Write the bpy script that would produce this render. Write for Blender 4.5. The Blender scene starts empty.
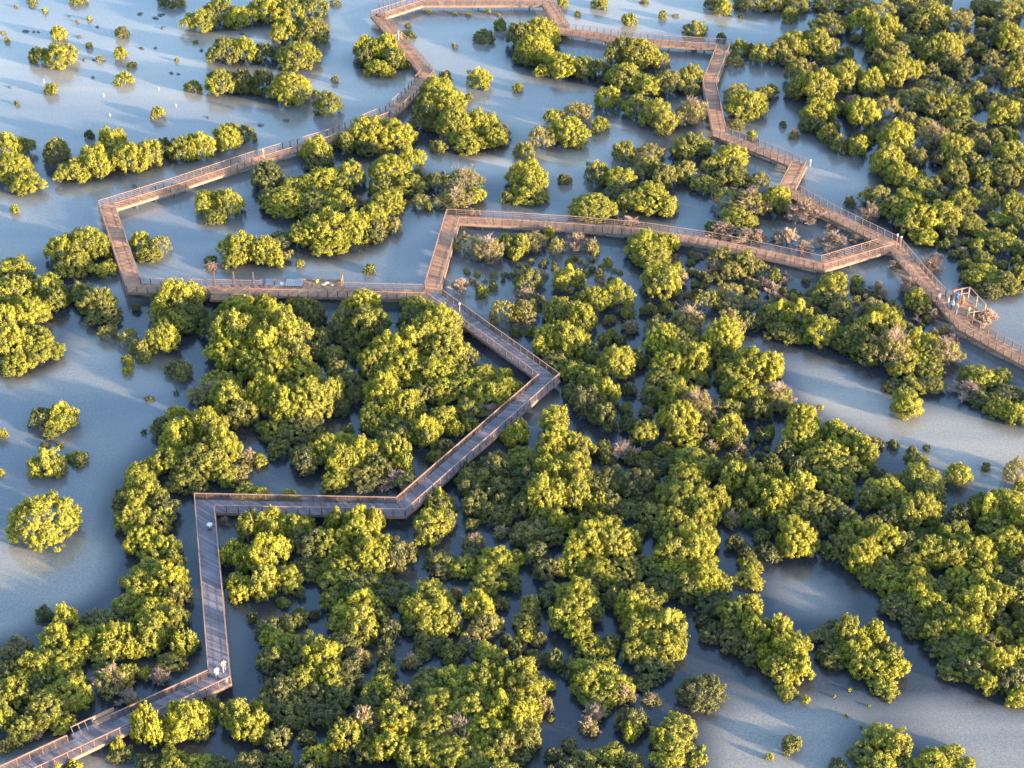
import bpy, math, random
import numpy as np
from mathutils import Vector, Matrix

R_ = math.radians
SC = bpy.context.scene
COL = SC.collection
rng = np.random.default_rng(7)
random.seed(7)

# ------------------------------------------------------------ camera model
W_, H_ = 1024, 768
F = 1762.0
PITCH = R_(35.0)
CAMZ = 125.0
SP, CP = math.sin(PITCH), math.cos(PITCH)

def at(x, y, z=0.0):
    """ground position (metres) of a place read off the photograph"""
    u, v = (x - 512) / F, (y - 384) / F
    t = (CAMZ - z) / (SP + v * CP)
    return Vector((u * t, (CP - v * SP) * t, z))

def scale_at(y):
    return F * (SP + (y - 384) / F * CP) / CAMZ

cam_d = bpy.data.cameras.new('camera')
cam_d.sensor_width = 36.0
cam_d.lens = F * 36.0 / W_
cam_d.clip_start = 1.0
cam_d.clip_end = 20000.0
cam = bpy.data.objects.new('camera', cam_d)
COL.objects.link(cam)
cam.location = (0, 0, CAMZ)
cam.rotation_euler = (math.pi / 2 - PITCH, 0, 0)
SC.camera = cam

# ------------------------------------------------------------ light
SUN_EL = R_(9.0)
SUN_AZ = R_(119.0)          # clockwise from +Y (the viewing direction)
sd = Vector((math.sin(SUN_AZ) * math.cos(SUN_EL), math.cos(SUN_AZ) * math.cos(SUN_EL), math.sin(SUN_EL)))
sl = bpy.data.lights.new('sun', 'SUN')
sl.energy = 3.3
sl.angle = R_(2.0)
sl.color = (1.0, 0.80, 0.56)
sun = bpy.data.objects.new('sun', sl)
COL.objects.link(sun)
sun.rotation_euler = sd.to_track_quat('Z', 'Y').to_euler()
sun.location = (80, -40, 200)

world = bpy.data.worlds.new('World')
SC.world = world
world.use_nodes = True
wn = world.node_tree
wn.nodes.clear()
sky = wn.nodes.new('ShaderNodeTexSky')
sky.sky_type = 'NISHITA'
sky.sun_disc = False
sky.sun_elevation = SUN_EL
sky.sun_rotation = SUN_AZ
sky.altitude = 0
sky.air_density = 1.0
sky.dust_density = 1.2
sky.ozone_density = 2.0
bg = wn.nodes.new('ShaderNodeBackground')
bg.inputs['Strength'].default_value = 0.15
wo = wn.nodes.new('ShaderNodeOutputWorld')
wn.links.new(sky.outputs[0], bg.inputs[0])
wn.links.new(bg.outputs[0], wo.inputs[0])

SC.view_settings.view_transform = 'Standard'
SC.view_settings.look = 'None'
SC.view_settings.gamma = 1.0
SC.view_settings.exposure = 3.12
SC.view_settings.use_curve_mapping = False
SC.render.engine = 'CYCLES'
SC.cycles.max_bounces = 6
SC.cycles.diffuse_bounces = 3
SC.cycles.glossy_bounces = 3
SC.cycles.transmission_bounces = 3
SC.cycles.transparent_max_bounces = 6

# ------------------------------------------------------------ materials
def new_mat(name):
    m = bpy.data.materials.new(name)
    m.use_nodes = True
    nt = m.node_tree
    p = nt.nodes['Principled BSDF']
    return m, nt, p

def N(nt, t, **kw):
    n = nt.nodes.new(t)
    for k, v in kw.items():
        setattr(n, k, v)
    return n

def ramp(nt, stops, interp='LINEAR'):
    r = nt.nodes.new('ShaderNodeValToRGB')
    r.color_ramp.interpolation = interp
    el = r.color_ramp.elements
    while len(el) > 1:
        el.remove(el[-1])
    el[0].position = stops[0][0]; el[0].color = (*stops[0][1], 1)
    for pos, c in stops[1:]:
        e = el.new(pos); e.color = (*c, 1)
    return r

def leaf_material():
    m, nt, p = new_mat('mangrove leaves')
    L = nt.links
    tone = N(nt, 'ShaderNodeAttribute', attribute_name='tone')
    tint = N(nt, 'ShaderNodeAttribute', attribute_name='tint', attribute_type='INSTANCER')
    info = N(nt, 'ShaderNodeObjectInfo')
    # tint: 0 dark olive, .5 mid green, 1 bright yellow-green
    a = N(nt, 'ShaderNodeMath', operation='MULTIPLY'); a.inputs[1].default_value = 0.55
    L.new(tone.outputs['Fac'], a.inputs[0])
    b = N(nt, 'ShaderNodeMath', operation='MULTIPLY_ADD'); b.inputs[1].default_value = 0.42
    L.new(tint.outputs['Fac'], b.inputs[0]); L.new(a.outputs[0], b.inputs[2])
    c = N(nt, 'ShaderNodeMath', operation='MULTIPLY_ADD'); c.inputs[1].default_value = 0.14
    L.new(info.outputs['Random'], c.inputs[0]); L.new(b.outputs[0], c.inputs[2])
    r = ramp(nt, LEAF_STOPS)
    L.new(c.outputs[0], r.inputs[0])
    dry = N(nt, 'ShaderNodeAttribute', attribute_name='dry', attribute_type='INSTANCER')
    dm = N(nt, 'ShaderNodeMath', operation='MULTIPLY_ADD', use_clamp=True); dm.inputs[1].default_value = 0.5
    L.new(tone.outputs['Fac'], dm.inputs[0]); dm.inputs[2].default_value = 0.4
    dn = N(nt, 'ShaderNodeMath', operation='MULTIPLY', use_clamp=True)
    L.new(dm.outputs[0], dn.inputs[0]); L.new(dry.outputs['Fac'], dn.inputs[1])
    dx = N(nt, 'ShaderNodeMix', data_type='RGBA'); L.new(dn.outputs[0], dx.inputs[0])
    L.new(r.outputs[0], dx.inputs[6]); dx.inputs[7].default_value = (0.235, 0.175, 0.085, 1)
    class _o: outputs = [dx.outputs[2]]
    r = _o
    L.new(r.outputs[0], p.inputs['Base Color'])
    p.inputs['Roughness'].default_value = 0.5
    p.inputs['Specular IOR Level'].default_value = 0.32
    tr = N(nt, 'ShaderNodeBsdfTranslucent')
    mixc = N(nt, 'ShaderNodeMix', data_type='RGBA', blend_type='MULTIPLY')
    mixc.inputs[0].default_value = 1.0
    L.new(r.outputs[0], mixc.inputs[6]); mixc.inputs[7].default_value = (1.5, 1.35, 0.6, 1)
    L.new(mixc.outputs[2], tr.inputs[0])
    ms = N(nt, 'ShaderNodeMixShader'); ms.inputs[0].default_value = 0.27
    out = nt.nodes['Material Output']
    L.new(p.outputs[0], ms.inputs[1]); L.new(tr.outputs[0], ms.inputs[2])
    L.new(ms.outputs[0], out.inputs[0])
    return m

LEAF_STOPS = [(0.0, (0.044, 0.046, 0.024)), (0.35, (0.088, 0.092, 0.033)), (0.7, (0.185, 0.182, 0.022)),
              (1.0, (0.33, 0.300, 0.026))]
M_LEAF = leaf_material()

def simple(name, col, rough=0.8, noise=None, spec=0.3, metal=0.0, vcol=None):
    """plain procedural material; noise = (scale, amount)"""
    m, nt, p = new_mat(name)
    L = nt.links
    p.inputs['Roughness'].default_value = rough
    p.inputs['Specular IOR Level'].default_value = spec
    p.inputs['Metallic'].default_value = metal
    src = None
    if noise:
        tc = N(nt, 'ShaderNodeTexCoord')
        n = N(nt, 'ShaderNodeTexNoise'); n.inputs['Scale'].default_value = noise[0]
        n.inputs['Detail'].default_value = 4
        L.new(tc.outputs['Object'], n.inputs['Vector'])
        k = noise[1]
        r = ramp(nt, [(0.3, tuple(x * (1 - k) for x in col)), (0.7, tuple(min(1, x * (1 + k)) for x in col))])
        L.new(n.outputs[0], r.inputs[0]); src = r.outputs[0]
    if vcol:
        at_ = N(nt, 'ShaderNodeAttribute', attribute_name='tone')
        mr = N(nt, 'ShaderNodeMapRange'); mr.inputs[3].default_value = 1 - vcol; mr.inputs[4].default_value = 1 + vcol
        L.new(at_.outputs['Fac'], mr.inputs[0])
        mx = N(nt, 'ShaderNodeVectorMath', operation='SCALE')
        if src is None:
            mx.inputs[0].default_value = col
        else:
            L.new(src, mx.inputs[0])
        L.new(mr.outputs[0], mx.inputs['Scale']); src = mx.outputs[0]
    if src is None:
        p.inputs['Base Color'].default_value = (*col, 1)
    else:
        L.new(src, p.inputs['Base Color'])
    return m

M_BARK = simple('grey brown bark', (0.16, 0.125, 0.095), 0.9, (3.0, 0.35))
M_TWIG = simple('bare pinkish twigs', (0.25, 0.170, 0.122), 0.85, (1.5, 0.3))
M_DECK = simple('weathered grey deck planks', (0.145, 0.122, 0.135), 0.7, (0.35, 0.22), vcol=0.28)  # lower run: tree shade mixed into the weathered plank colour
M_DECK_R = simple('red brown deck planks', (0.27, 0.138, 0.080), 0.7, (0.35, 0.22), vcol=0.28)
M_RAIL = simple('timber handrail', (0.22, 0.13, 0.09), 0.7, (0.8, 0.2))
M_SLAT = simple('timber railing slats', (0.19, 0.115, 0.082), 0.75, (0.8, 0.2))
M_POST = simple('dark timber posts', (0.085, 0.05, 0.04), 0.8, (2.0, 0.2))
M_PILE = simple('wet timber piles', (0.10, 0.07, 0.055), 0.8, (2.0, 0.3))
M_WHITE = simple('off white paint', (0.42, 0.42, 0.41), 0.5, (3, 0.05))
M_GREY = simple('grey metal', (0.16, 0.17, 0.18), 0.45, (4, 0.1), metal=0.4)
M_LAMP = simple('frosted lamp glass', (0.5, 0.5, 0.48), 0.3)
M_ROCK = simple('dark wet stone', (0.045, 0.05, 0.055), 0.5, (5, 0.3))
M_BLOOM = simple('pale dry tuft', (0.42, 0.33, 0.16), 0.9, (6, 0.3))

# ------------------------------------------------------------ mesh helpers
class MB:
    def __init__(s):
        s.v = []; s.f = []; s.t = []
    def poly(s, pts, faces, tone=0.5):
        b = len(s.v)
        s.v.extend([tuple(p) for p in pts])
        for f in faces:
            s.f.append(tuple(b + i for i in f)); s.t.append(tone)
    def hexa(s, b4, t4, tone=0.5):
        """8 corners: bottom ring and top ring, same winding (ccw from above)"""
        s.poly(list(b4) + list(t4), [(3, 2, 1, 0), (4, 5, 6, 7), (0, 1, 5, 4), (1, 2, 6, 5), (2, 3, 7, 6), (3, 0, 4, 7)], tone)
    def box(s, c, sx, sy, sz, rz=0.0, tone=0.5):
        c = Vector(c)
        ca, sa = math.cos(rz), math.sin(rz)
        r = [(-sx/2, -sy/2), (sx/2, -sy/2), (sx/2, sy/2), (-sx/2, sy/2)]
        r = [(c.x + x*ca - y*sa, c.y + x*sa + y*ca) for x, y in r]
        s.hexa([(x, y, c.z - sz/2) for x, y in r], [(x, y, c.z + sz/2) for x, y in r], tone)
    def bar(s, a, b, w, h, tone=0.5):
        a, b = Vector(a), Vector(b)
        d = (b - a).normalized()
        side = Vector((-d.y, d.x, 0))
        side = side.normalized() if side.length > 1e-6 else Vector((1, 0, 0))
        up = d.cross(side).normalized()
        if up.z < 0: up = -up
        q = [(-1, -1), (1, -1), (1, 1), (-1, 1)]
        A = [a + side*(i*w/2) + up*(j*h/2) for i, j in q]
        B = [b + side*(i*w/2) + up*(j*h/2) for i, j in q]
        s.poly(A + B, [(0, 1, 2, 3), (7, 6, 5, 4), (0, 4, 5, 1), (1, 5, 6, 2), (2, 6, 7, 3), (3, 7, 4, 0)], tone)
    def tube(s, pts, rads, n=6, tone=0.5):
        rings = []
        pts = [Vector(p) for p in pts]
        b = len(s.v)
        for i, p in enumerate(pts):
            d = (pts[min(i+1, len(pts)-1)] - pts[max(i-1, 0)]).normalized()
            a = d.orthogonal().normalized(); c = d.cross(a)
            for k in range(n):
                t = 2*math.pi*k/n
                s.v.append(tuple(p + (a*math.cos(t) + c*math.sin(t))*rads[i]))
        for i in range(len(pts)-1):
            for k in range(n):
                k2 = (k+1) % n
                s.f.append((b+i*n+k, b+i*n+k2, b+(i+1)*n+k2, b+(i+1)*n+k)); s.t.append(tone)
        s.f.append(tuple(b+k for k in range(n))[::-1]); s.t.append(tone)
        s.f.append(tuple(b+(len(pts)-1)*n+k for k in range(n))); s.t.append(tone)
    def blob(s, c, rx, ry, rz, seg=10, rings=7, jit=0.0, tone=0.5, flat=None):
        c = Vector(c); b = len(s.v)
        top = len(s.v); s.v.append((c.x, c.y, c.z + rz))
        for i in range(1, rings):
            ph = math.pi*i/rings
            for k in range(seg):
                t = 2*math.pi*k/seg
                j = 1 + random.uniform(-jit, jit)
                z = c.z + rz*math.cos(ph)*j
                if flat is not None: z = max(z, flat)
                s.v.append((c.x + rx*math.sin(ph)*math.cos(t)*j, c.y + ry*math.sin(ph)*math.sin(t)*j, z))
        bot = len(s.v); s.v.append((c.x, c.y, (c.z - rz) if flat is None else max(flat, c.z-rz)))
        for k in range(seg):
            k2 = (k+1) % seg
            s.f.append((top, b+1+k, b+1+k2)); s.t.append(tone)
            for i in range(rings-2):
                o = b+1+i*seg
                s.f.append((o+k, o+seg+k, o+seg+k2, o+k2)); s.t.append(tone)
            o = b+1+(rings-2)*seg
            s.f.append((o+k, bot, o+k2)); s.t.append(tone)
    def mesh(s, name, mat, smooth=False):
        me = bpy.data.meshes.new(name)
        me.from_pydata(s.v, [], s.f)
        me.materials.append(mat)
        a = me.attributes.new('tone', 'FLOAT', 'FACE')
        a.data.foreach_set('value', np.array(s.t, dtype=np.float32))
        if smooth:
            me.polygons.foreach_set('use_smooth', [True]*len(me.polygons))
        me.update()
        return me
    def build(s, name, mat, parent=None, smooth=False, loc=None):
        o = bpy.data.objects.new(name, s.mesh(name, mat, smooth))
        COL.objects.link(o)
        if parent: o.parent = parent
        if loc is not None: o.location = loc
        return o

def tag(o, label=None, cat=None, group=None, kind=None):
    if label: o['label'] = label
    if cat: o['category'] = cat
    if group: o['group'] = group
    if kind: o['kind'] = kind
    return o

def empty(name, loc, rz=0.0, label=None, cat=None, group=None):
    o = bpy.data.objects.new(name, None)
    o.empty_display_size = 0.2
    COL.objects.link(o)
    o.location = loc; o.rotation_euler = (0, 0, rz)
    return tag(o, label, cat, group)

# ------------------------------------------------------------ mangrove crowns
def rdirs(n, g):
    d = g.normal(size=(n, 3))
    return d / np.linalg.norm(d, axis=1)[:, None]

def crown_mesh(name, R, Hh, seed, dens=1.0, leaf=0.17, rl0=None, holes=0.0):
    """leaf-quad crown: dome of branch heads, each head a cluster of lumps, each lump covered with leaves"""
    g = np.random.default_rng(seed)
    rh0 = float(np.clip(0.33*R, 0.24, 0.90))
    rl_ = float(np.clip(0.42*rh0, 0.13, 0.31)) if rl0 is None else rl0
    # heads
    heads = []
    tries = 0
    target = int(max(5, 3.5*(R/rh0)**1.78))
    while len(heads) < target and tries < 4000:
        tries += 1
        a = g.uniform(0, 2*math.pi); cz = g.uniform(-0.02, 1.0)
        sz = math.sqrt(max(0, 1-cz*cz))
        rh = rh0*g.uniform(0.62, 1.2)
        k = g.uniform(0.66, 1.06) if R < 4 else g.uniform(0.82, 1.0)
        lob = 1 + (0.13*math.sin(2*a + seed) + 0.12*math.sin(3*a + seed*1.7) if R < 4 else 0)
        c = np.array([math.cos(a)*sz*(R-rh)*k*lob, math.sin(a)*sz*(R-rh)*k*lob, 0.20*Hh + cz*(Hh*0.80-rh*0.8)*k])
        if all(np.linalg.norm(c-q[0]) > 0.56*(rh+q[1])*(1-tries/5000) for q in heads):
            heads.append((c, rh, g.uniform(0, 1)))
    P = []; NN = []; T = []
    ctr = np.array([0, 0, 0.25*Hh])
    for c, rh, ht in heads:
        out = c - ctr; out = out/(np.linalg.norm(out)+1e-6)
        out = out + np.array([0, 0, 0.35]); out /= np.linalg.norm(out)
        nl = int(max(6, 2.8*(rh/rl_)**2*g.uniform(0.9, 1.1)))
        d = rdirs(nl*4, g)
        d = d[d@out > -0.35][:nl]
        for q in d:
            if g.random() < holes: continue
            rl = rl_*g.uniform(0.50, 1.20)
            lc = c + q*(rh - rl*0.5)*g.uniform(0.8, 1.12)
            if lc[2] < 0.22*rl: lc[2] = 0.22*rl + g.uniform(0, .1)
            lt = np.clip(0.45*ht + 0.55*g.random(), 0, 1)
            n = int(4*math.pi*rl*rl/(leaf*leaf)*0.66*dens*g.uniform(0.8, 1.2)) + 4
            ld = rdirs(n*2, g)
            lo = q + out*0.6; lo /= np.linalg.norm(lo)
            ld = ld[ld@lo > -0.5][:n]
            ax_ = lo + np.array([0, 0, 0.5]); ax_ /= np.linalg.norm(ax_)
            st_ = g.uniform(0.15, 0.75)
            q_ = ld*(rl*0.86*g.uniform(0.50, 1.12, size=(len(ld), 1)))
            q_ = q_ + ax_*((q_@ax_)*st_)[:, None]
            p = lc + q_
            nn = ld*0.75 + lo*0.30 + g.normal(size=(len(ld), 3))*0.46
            P.append(p); NN.append(nn); T.append(np.clip(lt + g.uniform(-.17, .17, len(ld)), 0, 1))
    P = np.concatenate(P); NN = np.concatenate(NN); T = np.concatenate(T)
    keep = P[:, 2] > 0.05
    P, NN, T = P[keep], NN[keep], T[keep]
    NN /= np.linalg.norm(NN, axis=1)[:, None]
    up = rdirs(len(P), g)
    a = np.cross(NN, up); a /= (np.linalg.norm(a, axis=1)[:, None]+1e-9)
    b = np.cross(NN, a)
    s = leaf*g.uniform(0.65, 1.25, size=(len(P), 1))
    a = a*s*0.70; b = b*s*0.42
    bend = NN*s*0.10
    V = np.stack([P-a-bend, P-b+bend, P+a-bend, P+b+bend], axis=1).reshape(-1, 3)
    n = len(P)
    me = bpy.data.meshes.new(name)
    me.vertices.add(4*n); me.vertices.foreach_set('co', V.astype(np.float32).ravel())
    me.loops.add(4*n); me.loops.foreach_set('vertex_index', np.arange(4*n, dtype=np.int32))
    me.polygons.add(n); me.polygons.foreach_set('loop_start', np.arange(0, 4*n, 4, dtype=np.int32))
    at_ = me.attributes.new('tone', 'FLOAT', 'FACE'); at_.data.foreach_set('value', T.astype(np.float32))
    me.materials.append(M_LEAF)
    me.update(calc_edges=True)
    return me, heads

def trunk_mesh(name, R, Hh, heads, seed):
    r = random.Random(seed)
    m = MB()
    base = [Vector((r.uniform(-.12, .12)*R, r.uniform(-.12, .12)*R, -0.3)) for _ in range(3)]
    w = 0.028*R + 0.03
    for c, rh, _ in heads[:min(len(heads), 16)]:
        b = r.choice(base); c = Vector(c)
        mid = b.lerp(c, 0.5) + Vector((r.uniform(-.1, .1)*R, r.uniform(-.1, .1)*R, -0.05*Hh))
        mid.z = max(mid.z, 0.1)
        m.tube([b, b.lerp(mid, .5), mid, c], [w, w*.8, w*.6, w*.3], 5)
        for _k in range(3):
            e = c + Vector((r.uniform(-1, 1), r.uniform(-1, 1), r.uniform(-.2, 1)))*rh*0.8
            m.tube([mid.lerp(c, .6), e], [w*.4, w*.15], 4)
    return m.mesh(name, M_BARK)

def twig_mesh(name, R, Hh, seed, n1=9, n2=6, n3=5, fine=0):
    """bare branches: limbs fan out from the base and fork twice into a haze of fine twigs"""
    r = random.Random(seed); m = MB()
    for i in range(n1):
        a = 2*math.pi*(i + r.uniform(-.3, .3))/n1
        cz = r.uniform(0.15, 1.0) if i % 3 else 1.0
        szz = math.sqrt(max(0, 1-cz*cz))
        tip = Vector((math.cos(a)*szz*R*.7, math.sin(a)*szz*R*.7, cz*Hh*.68))
        base = Vector((math.cos(a)*.06*R, math.sin(a)*.06*R, -.2))
        mid = base.lerp(tip, .5) + Vector((0, 0, .05*Hh))
        w = 0.018*R + .018
        m.tube([base, mid, tip], [w, w*.75, w*.5], 4)
        for j in range(n2):
            t = r.uniform(.3, 1)
            s = mid.lerp(tip, (t-.5)*2) if t > .5 else base.lerp(mid, t*2)
            d = (tip-base).normalized() + Vector((r.uniform(-1, 1), r.uniform(-1, 1), r.uniform(-.3, .9)))*.9
            e = s + d.normalized()*R*r.uniform(.25, .5)
            e.z = max(e.z, .12)
            m.tube([s, e], [w*.42, w*.25], 3)
            for k in range(n3):
                s2 = s.lerp(e, r.uniform(.3, 1))
                d2 = d.normalized() + Vector((r.uniform(-1, 1), r.uniform(-1, 1), r.uniform(-.5, 1)))*1.1
                e2 = s2 + d2.normalized()*R*r.uniform(.10, .26)
                e2.z = max(e2.z, .1)
                m.tube([s2, e2], [0.020, 0.012], 3)
                for _q in range(fine):
                    e3 = s2.lerp(e2, r.uniform(.3, 1)) + Vector((r.uniform(-1, 1), r.uniform(-1, 1), r.uniform(-.3, 1)))*R*.13
                    e3.z = max(e3.z, .1)
                    m.tube([s2.lerp(e2, .3), e3], [0.014, 0.010], 3)
    return m.mesh(name, M_TWIG)

CLASSES = [(0.42, 5, 0.085), (0.85, 5, 0.095), (1.35, 6, 0.105), (1.95, 7, 0.11), (2.8, 6, 0.12), (4.4, 2, 0.125)]
PROTO = []      # per class: list of dict(crown, trunk, twig)
for ci, (R, nv, leaf) in enumerate(CLASSES):
    row = {'n': [], 'p': [], 'R': R}
    for k in range(nv):
        seed = 100*ci + 11*k + 3
        Hh = 1.15*R
        cm, heads = crown_mesh('crown', R, Hh, seed, 1.0, leaf, holes=(0.30 if R < .5 else 0.16 if R < 1 else 0.05))
        row['n'].append((cm, trunk_mesh('trunk', R, Hh, heads, seed), None))
    for k in range(2 if R < 4 else 1):
        seed = 100*ci + 11*k + 57
        Hh = 1.15*R
        cm, heads = crown_mesh('crown', R*.95, Hh*.95, seed, 0.8, leaf, holes=0.40)
        row['p'].append((cm, trunk_mesh('trunk', R, Hh, heads, seed), twig_mesh('bare_twigs', R*1.08, Hh*1.12, seed, 11, 8, 6)))
    PROTO.append(row)
BARE = [(R, [twig_mesh('branches', R, 1.0*R, 900+int(R*10)+k, 16, 9, 6, 2) for k in range(3)]) for R in (0.8, 1.6)]

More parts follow.
